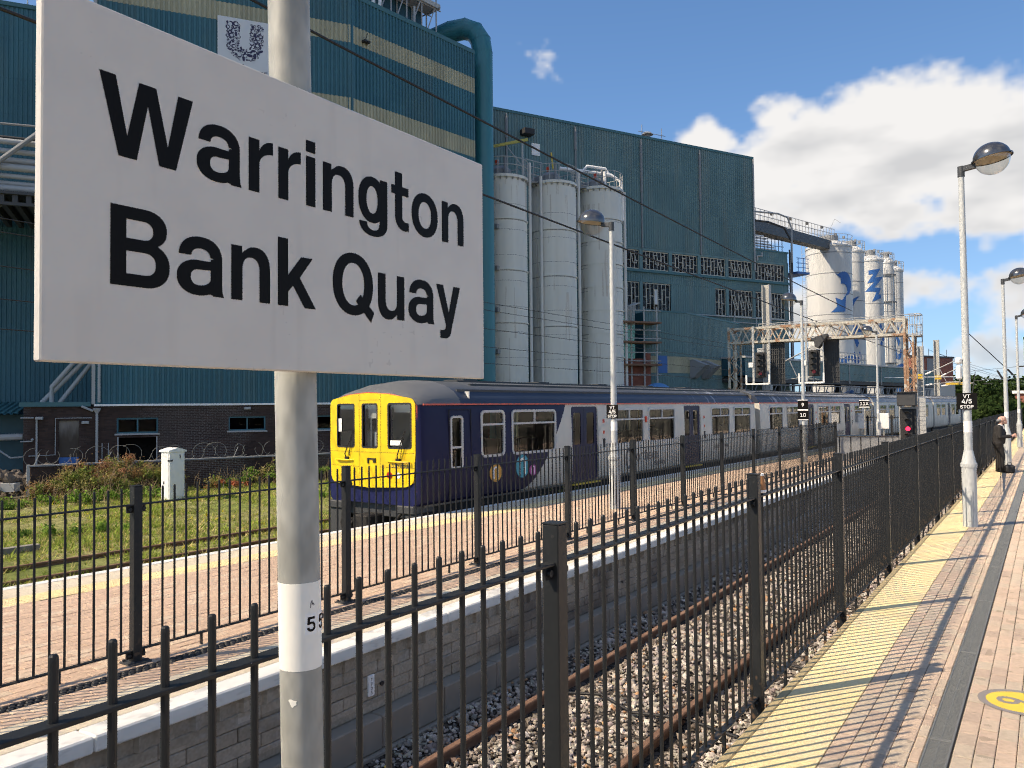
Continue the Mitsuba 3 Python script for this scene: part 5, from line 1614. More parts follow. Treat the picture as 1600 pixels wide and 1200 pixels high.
SD = ('pale grey silo at the left of three, partly hidden by the teal duct', 'pale grey silo in the middle of three, with a pipe down its front', 'pale grey silo at the right of three, nearest the hall windows')
for i, (x, y, r, zr, zg) in enumerate(((-28.73, 42.1, 1.51, 16.79, (13.9, 10.7, 7.4)), (-27.35, 46.03, 1.52, 17.08, (13.75, 10.7, 7.4)), (-25.93, 49.99, 1.57, 17.33, (15.0, 13.45, 11.9, 10.3, 8.7, 7.1, 5.5)))):
    s = thing('silo', SD[i], 'silo', 'three silos beside the duct')
    put(s, 'shell', lathe([(r, -1), (r, zr - .25)], 48, x, y), SILO, smooth=True)
    put(s, 'deck', cat(lathe([(r - .05, zr - .35), (r + .10, zr - .30), (r + .10, zr - .12), (r + .02, zr - .08), (0, zr + .1)], 40, x, y)), SILO, smooth=40)
    put(s, 'deck_bracket', cat([obox([x + r * math.cos(a), y + r * math.sin(a), zr - .42], [x + (r + .1) * math.cos(a), y + (r + .1) * math.sin(a), zr - .28], .06, .12) for a in np.linspace(0, 6.2, 26)]), MIDGREY)
    for z in zg:
        put(s, 'weld_ring', lathe([(r, z - .05), (r + .06, z - .035), (r + .06, z + .035), (r, z + .05)], 48, x, y), SILO, smooth=40)
    for z, h_ in [(z - .07, .02) for z in zg] + [(z, .012) for z in np.arange(2.0, zr - 1.5, 1.6)]:
        put(s, 'weld_seam', lathe([(r + .008, z - h_), (r + .008, z + h_)], 48, x, y), MIDGREY, smooth=True)
    put(s, 'railing', ladder_rail(x, y, r + .08, zr - .1), STEEL, smooth=True)
    put(s, 'top_gear', cat(lathe([(.7, zr), (.7, zr + .5), (.45, zr + .75), (0, zr + .8)], 16, x - .2, y), tube([[x + .5, y - .5, zr], [x + .5, y - .5, zr + 1.2]], .09, 8), cbox(x - 1.0, x - .5, y - .9, y - .4, zr, zr + .45, .03)), MIDGREY)
    put(s, 'red_box', cbox(x + .2, x + .42, y - 1.2, y - 1.1, zr + .55, zr + .85, .02), BIB)
    e = np.array([.83, .56])
    if i == 0:
        put(s, 'yellow_beam', obox([x - .7, y - .6, zr + 2.0], [x + 1.6, y + .5, zr + 2.35], .12, .16), pr('hoist_yellow', (.50, .46, .12), .6))
        put(s, 'hoist_post', cat(tube([[x + 1.3, y + .3, zr], [x + 1.3, y + .3, zr + 2.2]], .06, 6), tube([[x + 1.3, y + .3, zr + .6], [x + .3, y - .1, zr + 2.1]], .04, 6)), STEEL)
        put(s, 'bracket_box', cat([cbox(x + .25, x + .62, y - r - .12, y - r + .25, z, z + .3, .02) for z in (13.2, 10.6, 8.0, 5.4)]), MIDGREY)
    px, py = x + e[0] * (r + .22) * .98, y + e[1] * (r + .22)
    put(s, 'side_pipe', tube([[px, py, -1], [px, py, zr + (1.0 if i < 2 else -.2)]], .10, 10), SILO2, smooth=40)
    if i == 1:
        qx, qy = x - e[0] * .55 + .45, y - e[1] * .55 - 1.42
        put(s, 'front_pipe', tube([[qx + .1, qy, -1], [qx + .1, qy, zr + .1]], .10, 10), SILO2, smooth=40)
        put(s, 'yellow_gear', tube([[x + .2, y - .3, zr + .9], [x, y - .2, zr + 2.1]], .05, 6), YELRAIL)
    if i == 2:
        put(s, 'feed_pipe', cat(tube([[x - 1.9, y - 2.2, zr + 1.35], [x - .2, y - .4, zr + 1.2], [x + .7, y + .5, zr + 1.05], [x + 1.25, y + .85, zr + .6], [x + 1.35, y + .9, zr - .4], [x + 1.35, y + .9, zr - 2.2]], .12, 10), tube([[x - 1.0, y - 1.4, zr + .8], [x - .5, y - .8, zr + 1.6], [x + .4, y + .2, zr + 1.5], [x + .6, y + .4, zr + 1.1]], .10, 10), tube([[x + .55, y - .1, zr], [x + .5, y - .1, zr + 1.2]], .12, 8)), WHITE, smooth=40)
        put(s, 'door_panel', lathe([(r + .03, 4.5), (r + .03, 14.6)], 60, x, y) if False else cat([TM([[x + (r + .025) * math.cos(a), y + (r + .025) * math.sin(a), z] for a in np.radians(np.linspace(-95, -20, 12)) for z in (4.3, 14.8)], [[2 * k, 2 * k + 2, 2 * k + 3, 2 * k + 1] for k in range(11)])]), SILO, smooth=True)
cw = thing('silo_catwalk', 'railed catwalk joining the tops of the three silos', 'walkway')
put(cw, 'deck', cat(obox([-28.2, 43.4, 16.7], [-27.8, 44.8, 16.9], .9, .1), obox([-27.0, 47.4, 17.0], [-26.4, 48.6, 17.2], .9, .1)), MIDGREY)
put(cw, 'railing', cat([tube([p, q], .03, 5) for a, b in (((-27.8, 43.3), (-27.4, 44.7)), ((-26.6, 47.3), (-26.0, 48.5))) for z in (17.3, 17.8, 18.2) for p, q in (([*a, z], [*b, z]),)] + [tube([[x, y, 16.8], [x, y, 18.2]], .03, 5) for x, y in ((-27.8, 43.3), (-27.6, 44), (-27.4, 44.7), (-26.6, 47.3), (-26, 48.5))]), STEEL)
st = thing('pipe_stage', 'rusty pipe stage with platforms squeezed between the right silo and the annex', 'scaffolding')
for z in (3.4, 5.0, 6.6, 8.0):
    put(st, 'platform', obox([-25.0, 50.6, z], [-23.2, 53.4, z], 1.2, .12), RUST)
put(st, 'frame', cat([tube([[-25.0 + .6 * i, 50.8 + .85 * i, -1], [-25.0 + .6 * i, 50.8 + .85 * i, 9.2]], .06, 6) for i in range(4)] + [tube([[-25.0, 50.6, z + .9], [-23.0, 53.6, z + .9]], .04, 6) for z in (3.4, 4.4, 5.0, 6.0, 6.6, 8.0)] + [tube([[-24.6 + .15 * i, 51.6, 7.8], [-24.6 + .15 * i, 51.6, 9.2], [-24.3 + .15 * i, 52.0, 9.4]], .05, 6) for i in range(4)]), STEEL)
put(st, 'red_wall', obox([-25.2, 51.4, 2.0], [-23.8, 54.0, 2.0], .2, 7.0), REDBRICK)
single('blue_tank', trimesh.creation.icosphere(subdivisions=3, radius=1.0).apply_transform(np.diag([.9, 1.5, .8, 1.0])).apply_translation([-22.6, 52.0, 2.9]), TARP, 'rounded blue tank top behind the train roof below the annex', 'tank', smooth=True)

# ================================================================ the group of big silos far right
TO = lambda x, y: np.array([-x, -y]) / math.hypot(x, y)


def on_cyl(poly, cx, cy, r, a0, z0, off=.03):
    m = extrude(poly, .02)
    v, f = trimesh.remesh.subdivide_to_size(m.vertices, m.faces, .5, max_iter=8)
    a = a0 + v[:, 0] / r
    rr = r + off + v[:, 2]
    return trimesh.Trimesh(np.stack([cx + rr * np.cos(a), cy + rr * np.sin(a), z0 + v[:, 1]], 1), f, process=False)


splash = Polygon([(-1.2, 6.2)] + arc(.2, 4.6, 1.6, 1.9, 130, -80, 14) + [(.3, .2), (-1.9, .1), (-1.0, 1.0), (-1.2, 2.4), (-.2, 2.0)] + arc(-.1, 3.6, .9, 1.0, -20, 110, 8) + [(-1.5, 4.6), (-.4, 4.2), (-.3, 5.4)]).buffer(0)
star = unary_union([Polygon([(-2.6, 2.2), (-1.4, 1.6), (-1.0, 2.8), (-.3, 1.7), (.8, 2.2), (.5, 1.2), (1.6, .4), (1.0, 0), (.3, .4), (-.2, -.8), (-.8, .3), (-1.8, -.8), (-1.7, .6)]), LineString(arc(1.6, .8, 1.1, 1.2, 200, 20, 12)).buffer(.3)])
curl = unary_union([Polygon([(0, 6.5), (.5, 5.6), (-.2, 4.6), (.7, 3.3), (.1, 2.4), (-.3, 3.2), (-.9, 4.6), (-.2, 5.4)]), Polygon(arc(0, 1.0, 1.2, 1.2, 140, 400, 20)).difference(Point(.1, 1.4).buffer(.6))])
crescent = Point(0, 0).buffer(3.0, 24).difference(Point(1.1, .2).buffer(2.9, 24))
zig = LineString([(-1.6, 3.4), (.6, 3.6), (-1.0, 2.0), (1.2, 2.2), (-1.4, .4), (1.0, .3), (.0, -1.2), (1.6, -.8)]).buffer(.38, cap_style=2, join_style=2)
dots = unary_union([Point(x, y).buffer(rr) for x, y, rr in ((0, 2, .42), (.9, 1.4, .34), (-.2, .5, .55), (.9, -.2, .4), (.2, -1.0, .4))])
BIG = [(-22.46, 105.2, 2.68, 21.4, 'big pale silo with blue splash graphics, nearest and widest of the far group'), (-21.3, 113.2, 1.55, 22.0, 'slim pale silo with a blue curl graphic behind the widest far silo'), (-20.3, 121.0, 1.62, 21.85, 'pale silo with blue zigzag graphics in the middle of the far group'),
       (-19.45, 128.8, 1.0, 22.7, 'narrow grey stair tower between the far silos'), (-19.6, 135.8, 1.45, 22.4, 'farthest pale silo at the right end of the far group')]
for i, (x, y, r, zr, lb) in enumerate(BIG):
    s = thing('large_silo', lb, 'silo', 'group of far silos with blue graphics')
    put(s, 'shell', lathe([(r, -1), (r, zr)], 56, x, y), SILO2, smooth=True)
    put(s, 'top', lathe([(r, zr), (r + .1, zr + .05), (r + .1, zr + .25), (r * .6, zr + .9), (0, zr + 1.1)], 40, x, y), SILO2, smooth=40)
    for z in (np.arange(5.4, 21, 2.55) if i != 2 else np.arange(6.0, 21, 5.0)):
        put(s, 'weld_ring', lathe([(r, z - .05), (r + .035, z), (r, z + .05)], 48, x, y), MIDGREY, smooth=40)
    put(s, 'railing', ladder_rail(x, y, r + .12, zr + .2, 1.3, 14), STEEL, smooth=True)
    put(s, 'top_gear', cat(lathe([(r * .45, zr + .8), (r * .45, zr + 1.7), (0, zr + 1.9)], 16, x, y), *[cbox(x + r * .7 * math.cos(a) - .14, x + r * .7 * math.cos(a) + .14, y + r * .7 * math.sin(a) - .14, y + r * .7 * math.sin(a) + .14, zr + 1.4, zr + 1.75, .02) for a in (.5, 2.2, 3.9, 5.4)]), MIDGREY)
    f0 = math.atan2(-y, -x)
    for g, da, z0 in {0: ((splash, .62, 13.2), (star, .52, 6.2), (star, .55, 2.0)), 1: ((crescent, .55, 13.8), (curl, .25, 7.5)), 2: ((zig, .35, 17.6), (dots, .75, 11.2)), 3: (), 4: ((star, .2, 6.4), (curl, .35, 9.0), (star, .3, 3.4))}[i]:
        put(s, 'graphic', on_cyl(affinity.scale(g, r / 3.2 if i else .8, .78, origin=(0, 0)), x, y, r, f0 + da, z0), BLUEPRINT)
    if i == 3:
        put(s, 'stair_cage', cat([tube([[x + 1.3 * math.cos(a), y + 1.3 * math.sin(a), -1], [x + 1.3 * math.cos(a), y + 1.3 * math.sin(a), 22]], .05, 5) for a in np.linspace(0, 5.5, 8)] + [lathe([(.9, z), (1.35, z), (1.35, z + .1)], 12, x, y) for z in (8, 12.5, 17, 21)]), MIDGREY)
    put(s, 'ladder', cat([tube([[x + r * math.cos(f0 - 1.35) + dxx, y + r * math.sin(f0 - 1.35) - .3, -1], [x + r * math.cos(f0 - 1.35) + dxx, y + r * math.sin(f0 - 1.35) - .3, zr + 1]], .03, 5) for dxx in (-.45, -.05)] + [box(x + r * math.cos(f0 - 1.35) - .45, x + r * math.cos(f0 - 1.35) - .05, y + r * math.sin(f0 - 1.35) - .31, y + r * math.sin(f0 - 1.35) - .29, z, z + .04) for z in np.arange(2, zr, .5)]), STEEL)
cb = thing('conveyor_bridge', 'dark conveyor bridge with a railed walkway from the factory hall to the big far silos', 'conveyor')
c0, c1_ = ML.at(26.0, 18.5, -2.0), np.array([-22.3, 104.6, 22.1])
put(cb, 'box_beam', obox(c0 + [0, 0, .2], c1_ + [0, 0, -.3], 1.2, 1.05), DARKST)
u_ = (c1_ - c0)
for o in (-.75, .75):
    put(cb, 'railing', cat([tube([c0 + u_ * t + [o * .95, -o * .1, .5], c0 + u_ * t + [o * .95, -o * .1, 1.7]], .035, 5) for t in np.linspace(0, 1, 26)] + [tube([c0 + [o * .95, -o * .1, h], c1_ + [o * .95, -o * .1, h]], .035, 5) for h in (1.1, 1.7)]), STEEL)
put(cb, 'lamps', cat([cbox(*(c0 + u_ * t)[[0, 0]] + np.array([-.15, .15]), *(c0 + u_ * t)[[1, 1]] + np.array([-.15, .15]), (c0 + u_ * t)[2] + 1.7, (c0 + u_ * t)[2] + 2.0, .02) for t in (.1, .3, .5, .7, .9)]), DARKST)
put(cb, 'mast', cat(tube([[-22.6, 104, 22.5], [-21.6, 105, 25.2], [-20.9, 105, 24.6]], .03, 5)), STEEL)
# railed deck in front of the far silos and the elevated gallery
gl = thing('elevated_gallery', 'long teal clad gallery on dark supports behind the signal gantry', 'gallery')
GA, GB, GC = np.array([-19.9, 62.9]), np.array([-12.8, 94.8]), np.array([-11.6, 111.0])
for a, b, nm in ((GA, GB, 0), (GB, GC, 1)):
    F = Facade(*a, *(b - a))
    L = np.linalg.norm(b - a)
    put(gl, 'box', F.box(0, L, 4.45, 5.85, -2.4, -.02), TEALD)
    put(gl, 'cladding', F.sheet(0, L, 4.3, 5.85, .3, .03, 0), TEAL2)
    put(gl, 'roof', F.box(-.1, L, 5.853, 6.0, -2.5, .12), STEEL)
    put(gl, 'underside', F.box(0, L, 3.95, 4.29, -2.3, -.1), DARKST)
    put(gl, 'seam', cat([tube([F.at(t, 4.0, .06), F.at(t, 5.9, .06)], .05, 6) for t in np.arange(4, L, 7.5)]), STEEL)
    bays = np.arange(0, L - 1.6, 1.6)
    put(gl, 'lattice', cat([tube([F.at(0, z, -.3), F.at(L, z, -.3)], .06, 6) for z in (2.75, 3.75)] + [tube([F.at(t, 2.75, -.3), F.at(t + (.8 if k % 2 else .8), 3.75, -.3)], .05, 5) for k, t in enumerate(bays)] + [tube([F.at(t, 2.75, -.3), F.at(t, 3.75, -.3)], .045, 5) for t in bays]), MIDGREY)
    put(gl, 'legs', cat([F.box(t, t + .4, -1, 4.0, -1.9, -1.4) for t in np.arange(2, L, 6)] + [F.box(0, L, -1, 2.6, -5.2, -5)]), DARKST)
SDK = Facade(*(GB + (-8, -3)), *(GC - GA))
put(gl, 'upper_deck', cat(SDK.box(-4, 14, 6.6, 6.9, -2, 0), *[tube([SDK.at(-4, z, 0), SDK.at(14, z, 0)], .05, 5) for z in (7.4, 8.1)], *[tube([SDK.at(u, 6.9, 0), SDK.at(u, 8.1, 0)], .05, 5) for u in np.arange(-4, 14.1, 1)]), STEEL)

# ================================================================ signal gantry
GY = 50.0
ga = thing('signal_gantry', 'white lattice signal gantry over the tracks, streaked with rust', 'gantry')
xl, xr = -16.75, -6.62
for yy in (GY, GY + 1.0):
    for z in (6.03, 6.90):
        put(ga, 'chord', obox([xl, yy, z], [xr, yy, z], .14, .14), GANTRY)
    n = 24
    w = (xr - xl) / n
    for i in range(n):
        a, b = xl + i * w, xl + (i + 1) * w
        put(ga, 'diagonal', obox([a, yy, 6.03 if i % 2 else 6.9], [b, yy, 6.9 if i % 2 else 6.03], .07, .085, (0, 1, 0)), GANTRY)
for z in (6.03, 6.9):
    put(ga, 'cross_bracing', cat([obox([xl + i * w * 2, GY, z], [xl + (i + 1) * w * 2, GY + 1, z], .05, .05) for i in range(12)] + [obox([xl + i * w * 2, GY, z], [xl + i * w * 2, GY + 1, z], .05, .05) for i in range(13)]), GANTRY)
put(ga, 'walkway', box(xl, xr, GY + .15, GY + .85, 6.05, 6.09), MIDGREY)
put(ga, 'handrail', cat([tube([[-14.9, yy, 7.12], [xr + .7, yy, 7.12]], .022, 5) for yy in (GY - .05, GY + 1.05)] + [tube([[x, yy, 6.9], [x, yy, 7.12]], .02, 5) for x in np.arange(-14.9, xr + .7, .8) for yy in (GY - .05, GY + 1.05)]), STEEL)
for x0, nm in ((xl, 0), (xr, 1)):
    c = [obox([x0 + a, GY + b, -1], [x0 + a, GY + b, 7.05], .13, .13) for a in (-.07, ) for b in (0, 1.0)] + [obox([x0 + .36, GY + b, -1], [x0 + .36, GY + b, 6.05], .10, .10) for b in (0, 1.0)]
    put(ga, 'leg', cat(c), GANTRY, label=('left leg of the gantry, white with rust', 'right leg of the gantry, heavily rusted')[nm])
    z = np.arange(-.6, 5.7, .5)
    put(ga, 'leg_lacing', cat([obox([x0 + (-.02 if i % 2 else .34), GY + b, t], [x0 + (.34 if i % 2 else -.02), GY + b, t + .5], .03, .07, (0, 1, 0)) for i, t in enumerate(z) for b in (0, 1.0)] + [obox([x0 + .15, GY + (0 if i % 2 else 1), t], [x0 + .15, GY + (1 if i % 2 else 0), t + .5], .06, .03, (1, 0, 0)) for i, t in enumerate(z)]), GANTRY)
put(ga, 'end_cage', cat([tube([[x, y, 5.95], [x, y, 7.15]], .022, 5) for x in (-6.4, -6.15, -5.88) for y in (GY, GY + 1)] + [tube([[-6.5, y, z], [-5.88, y, z]], .022, 5) for y in (GY, GY + 1) for z in (6.0, 6.55, 7.15)] + [tube([[-5.88, GY, z], [-5.88, GY + 1, z]], .022, 5) for z in (6.0, 6.55, 7.15)] + [box(-6.5, -5.85, GY, GY + 1, 5.9, 5.95)]), STEEL)
put(ga, 'ladder', cat([tube([[x, GY + .35, -.8], [x, GY + .35, 6.6]], .03, 6) for x in (-6.12, -5.82)] + [tube([[-6.12, GY + .35, z], [-5.82, GY + .35, z]], .018, 5) for z in np.arange(-.6, 6.5, .28)] + [box(-6.1, -5.72, GY + .2, GY + .30, z, z + .24) for z in np.arange(-.7, 2.2, .26)]), STEEL)


def signal_head(k, x, y, z, w=.34, lit=None):
    """Four lenses under hoods in front of a black backboard."""
    put(k, 'backboard', cat(cbox(x - w, x + w, y, y + .03, z - .78, z + .78, .01), cbox(x - w * .55, x + w * .55, y - .14, y, z - .72, z + .72, .02)), RUBBER)
    for i in range(4):
        zz = z + .52 - .345 * i
        hood = []
        for a in np.radians(np.linspace(20, 160, 10)):
            hood.append([x + .15 * math.cos(a), zz + .15 * math.sin(a)])
        hv = np.array([[p[0], y - .14, p[1]] for p in hood] + [[p[0], y - .40, p[1] - .02] for p in hood])
        h = put(k, 'hood', TM(hv, [[j, j + 1, 11 + j, 10 + j] for j in range(9)]), RUBBER)
        ln = tube([[x, y - .15, zz], [x, y - .165, zz]], .105, 16)
        if lit == i:
            key = put(h, 'lens', ln, 'mat_lit_red')
            scene[key]['emitter'] = {'type': 'area', 'radiance': rgb(1.0, .02, .06)}
        else:
            put(h, 'lens', ln, LAMPRED if (lit is None and i == 3) else DARKST)


pr('lit_red', (.5, .02, .04), .3)
for x, lb in ((-14.72, 'left of the two signals hanging from the gantry, with its white cage'), (-11.55, 'right of the two signals hanging from the gantry, with its white cage')):
    s = thing('railway_signal', lb, 'railway signal', 'signals hanging from the gantry')
    signal_head(s, x + .05, GY - .5, 4.55)
    put(s, 'hanger', cat(obox([x - .42, GY - .45, 3.45], [x - .42, GY - .45, 6.95], .10, .12), obox([x + .55, GY - .4, 3.6], [x + .55, GY - .4, 6.3], .06, .06), obox([x - .42, GY - .45, 6.92], [x - .42, GY + .6, 6.92], .1, .1)), STEEL)
    put(s, 'cage', cat(obox([x - .78, GY - .75, 3.38], [x + .62, GY - .75, 3.38], .3, .10), obox([x - .78, GY - .75, 3.38], [x - .78, GY - .75, 3.95], .09, .09), obox([x + .62, GY - .75, 3.38], [x + .62, GY - .75, 3.95], .09, .09)), WHITE)
    put(s, 'number_plate', cbox(x - .70, x - .42, GY - .55, GY - .52, 4.42, 4.72, .01), WHITE)
    put(s, 'top_plate', cbox(x - .18, x + .18, GY - .5, GY - .47, 5.34, 5.6, .01), STEEL)
    g = thing('gantry_screen', ('left tall dark lattice screen hung below the gantry', 'right tall dark lattice screen hung below the gantry')[x > -13], 'screen')
    xs = x + .86
    put(g, 'panel', box(xs - .42, xs + .42, GY + .3, GY + .36, 3.35, 6.0), DARKST)
    put(g, 'bars', cat([box(xs - .42 + .12 * i, xs - .39 + .12 * i, GY + .24, GY + .3, 3.35, 6.0) for i in range(8)] + [box(xs - .42, xs + .42, GY + .25, GY + .29, 3.4 + .3 * i, 3.44 + .3 * i) for i in range(9)]), DARKST)
    if x > -13:
        put(s, 'black_hood', extrude(Polygon([(0, .55), (.75, .75), (.78, .62), (.25, -.1), (.1, .0)]), .6).apply_transform(np.array([[1, 0, 0, x + .05], [0, 0, 1, GY - .7], [0, 1, 0, 5.5], [0, 0, 0, 1.0]])), DARKST)
ns = thing('railway_signal', 'tall signal showing a red light near the rusty right leg of the gantry', 'railway signal')
sx, sy = -5.62, 42.6
signal_head(ns, sx, sy, 1.05, .36, lit=2)
put(ns, 'post', tube([[sx + .25, sy + .2, -1], [sx + .25, sy + .2, 2.6]], .08, 10), DARKST)
put(ns, 'box', cat(cbox(sx - .42, sx + .40, sy - .45, sy + .2, 1.98, 2.62, .03), box(sx - .5, sx + .45, sy - .55, sy + .25, 2.62, 2.66)), DARKST)
put(ns, 'side_sheet', cbox(sx - .40, sx + .42, sy + .06, sy + .1, .2, 1.95, .01), STEEL)
put(ns, 'lower_gear', cat(tube([[sx - .25, sy - .2, .25], [sx, sy - .35, .05], [sx + .3, sy - .3, -.2]], .08, 8), cbox(sx - .1, sx + .35, sy - .3, sy, -.6, .2, .03), tube([[sx - .3, sy - .3, .1], [sx + .3, sy - .2, -.4]], .05, 6)), RUBBER)
put(ns, 'number_plate', cbox(sx - .36, sx - .04, sy - .5, sy - .47, -.32, -.02, .01), WHITE)
for q, t in enumerate(('WN', '113')):
    g = meshkit.text_mesh(t, .09, .002, bold=True)
    g.apply_translation([-g.bounds[:, 0].mean(), 0, 0])
    put(ns, 'lettering', frame([sx - .2, sy - .502, -.14 - .13 * q], [1, 0, 0], [0, 0, 1], [0, -1, 0], g), INK)

# ================================================================ overhead line: masts, cantilevers, wires
for x, y, zt, w, lb in ((-18.0, 62.5, 11.4, .28, 'tall grey line mast standing behind the gantry in front of the hall'), (-10.5, 89.2, 7.8, .26, 'shorter grey line mast right of the rusty gantry leg'), (-9.75, 95.7, 8.8, .26, 'taller grey line mast in front of the far red brick building')):
    k = thing('line_mast', lb, 'mast', 'grey masts of the overhead line')
    put(k, 'post', cat(box(x - w, x + w, y - .03, y + .03, -1.1, zt), box(x - w, x - w + .06, y - w, y + w, -1.1, zt), box(x + w - .06, x + w, y - w, y + w, -1.1, zt)), CONCRETE)
    put(k, 'cantilever', cat(tube([[x + w, y, 4.9], [x + 3.2, y - .2, 6.3]], .05, 6), tube([[x + w, y, 3.9], [x + 3.4, y - .2, 4.2]], .04, 6), tube([[x + 1.6, y, 5.6], [x + 2.2, y, 4.2], [x + 3.6, y, 4.0]], .035, 6)), STEEL)
    put(k, 'insulator', cat(tube([[x + w + .1, y, 4.95], [x + w + .6, y, 5.18]], .09, 8), tube([[x + w + .1, y, 3.9], [x + w + .7, y, 3.97]], .09, 8)), WHITE)


def wire(label, pts, r):
    single('overhead_wire', tube(pts, r, 5), RUBBER, label, 'wire', smooth=True, group='overhead wires above the tracks')


def sag(x0, y0, z0, x1, y1, z1, s, n=14):
    return [[x0 + (x1 - x0) * t, y0 + (y1 - y0) * t, z0 + (z1 - z0) * t - s * 4 * t * (1 - t)] for t in np.linspace(0, 1, n)]


wire('thick black wire crossing highest over the sign post and the blue tower', sag(-11.7, 2, 9.6, -11.7, 62, 8.85, .12), .028)
wire('second thick black wire passing behind the right edge of the station sign', sag(-11.7, 2, 7.62, -11.7, 96, 7.0, .12), .028)
for x, z, lb in ((-14.5, 5.35, 'upper thin wire in front of the silos'), (-14.5, 5.12, 'second thin wire in front of the silos'), (-14.5, 4.55, 'third thin wire in front of the silos'), (-14.5, 4.0, 'fourth thin wire in front of the silos'), (-14.5, 3.5, 'lowest thin wire in front of the silos')):
    wire(lb, sag(x, 2, z, x + 2.0, 90, z, .1), .009)
for k, (x, z) in enumerate(((-4.0, 4.9), (-4.0, 5.9), (-2.4, 5.2), (-3.0, 6.6))):
    wire('thin wire far down the line at the right, number %s from below' % ('one', 'three', 'two', 'four')[k], sag(-9.7 if k < 3 else -10.5, 95.7, 6.6 + .4 * k, x + 2, 210, z + 1, .9), .02)
yg = thing('yellow_mast_boards', 'small yellow boards and a yellow cross arm fixed on the grey masts', 'board')
put(yg, 'board', box(-11.2, -10.3, 88.6, 88.7, 4.55, 5.0), YELRAIL)
put(yg, 'board', box(-9.9, -9.3, 95.2, 95.3, 4.6, 5.0), YELRAIL)
put(yg, 'cross_arm', box(-8.9, -6.6, 95.2, 95.3, 4.0, 4.25), YELRAIL)
put(yg, 'striped_rod', tube([[-15.5, 88.2, 4.75], [-7.6, 95.0, 4.8]], .05, 6), WHITE)
fm = thing('far_line_equipment', 'dark overhead line brackets and stays against the sky far down the platform', 'overhead line')
put(fm, 'stay', cat(tube([[-5.4, 74, 7.9], [-2.2, 78, 4.2]], .035, 6), tube([[-3.6, 80, 4.9], [-2.6, 81, 2.9]], .035, 6), tube([[-5.2, 80, 4.8], [-5.5, 80, 2.7]], .035, 6)), DARKST)
put(fm, 'insulator', cat(tube([[-2.7, 77.4, 4.8], [-2.4, 77.8, 4.4]], .08, 6), tube([[-3.55, 80, 4.8], [-3.2, 80.4, 4.1]], .08, 6), tube([[-2.2, 85, 5.3], [-1.1, 85, 5.35]], .07, 6)), DARKST)
put(fm, 'arm', cat(tube([[-5.3, 80, 4.0], [-3.2, 80, 4.1]], .03, 5), tube([[-4.6, 80, 3.7], [-3.9, 80, 3.75]], .03, 5), tube([[-6, 85, 5.0], [-1.0, 85, 5.4]], .015, 5)), DARKST)

# ================================================================ far buildings and trees
fb = thing('brick_works', 'far red brick works building with a grey panel, beyond the gantry', 'building')
FBF = Facade(-19.8, 158.0, 5.2, 12.0)
put(fb, 'wall', FBF.box(0, 13, -1, 10.4, -12, 0), REDBRICK)
put(fb, 'grey_panel', FBF.box(4.3, 8.2, 5.6, 10.2, .005, .05), MIDGREY)
put(fb, 'roof', FBF.box(-.2, 13.2, 10.4, 10.7, -12, .2), DARKST)
put(fb, 'roof_lamps', cat([tube([FBF.at(u, 10.7, -.3), FBF.at(u, 12.0, -.3)], .05, 5) for u in (1, 3, 5.5, 9, 11.5)]), DARKST)
put(fb, 'lower_wall', FBF.box(0, 13, -1, 5.5, .06, .3), CONCRETE)
fw = thing('brick_warehouse', 'low red brick warehouse with a pale roof far away behind the trees at the right', 'building')
put(fw, 'wall', box(-6, 14, 205, 225, -1, 4.0), REDBRICK)
put(fw, 'roof', prism([(-6.5, 204.5), (14.5, 204.5), (14.5, 226), (-6.5, 226)], 4.0, 4.6), WHITE)
put(fw, 'window', cat([box(x, x + 1.2, 204.9, 204.99, 1.5, 3.0) for x in (-4, -1, 2, 5, 8)]), DARKST)
hv, hf = [], []
gx = np.linspace(-260, 260, 60)
for i, x in enumerate(gx):
    hgt = 9 + 16 * meshkit.fbm(np.array([x * .012, 3.0, 1.0]), 3) - 6
    for y, k in ((560, 0), (640, 1), (760, 0)):
        hv.append([x, y, -1.2 + hgt * k * 1.4])
for i in range(59):
    for j in range(2):
        hf.append([i * 3 + j, (i + 1) * 3 + j, (i + 1) * 3 + j + 1, i * 3 + j + 1])
ground('hills', TM(hv, hf), pr('hill_green', (.05, .075, .04), .9), smooth=True)


def leaf_cloud(n, rng, centre, rad, size, cols, squash=1.0, shell=.45):
    """Leaf-sized faces through the volume of several overlapping clumps."""
    k = rng.integers(len(centre), size=n)
    d = rng.normal(size=(n, 3))
    d /= np.linalg.norm(d, axis=1, keepdims=True)
    rr = rng.uniform(shell or 0, 1.0, n) ** .6
    if shell is None:          # a tangle with no outline of its own
        rr = np.abs(rng.normal(0, .62, n))
    p = centre[k] + d * rr[:, None] * rad[k][:, None] * np.array([1, 1, squash])
    nrm = d + rng.normal(0, .6, (n, 3))
    nrm /= np.linalg.norm(nrm, axis=1, keepdims=True)
    a = np.cross(nrm, rng.normal(size=(n, 3)))
    a /= np.linalg.norm(a, axis=1, keepdims=True)
    b = np.cross(nrm, a)
    s = size * rng.uniform(.6, 1.4, n)[:, None]
    v = np.stack([p - a * s, p + b * s * .55, p + a * s, p - b * s * .55], 1).reshape(-1, 3)
    f = np.arange(n)[:, None] * 4
    f = np.vstack([np.hstack([f, f + 1, f + 2]), np.hstack([f, f + 2, f + 3])])
    tone = cols[rng.integers(len(cols), size=len(centre))][k] * rng.uniform(.7, 1.3, (n, 1))
    return TM(v, f), np.repeat(np.clip(tone, .005, 1), 4, 0)


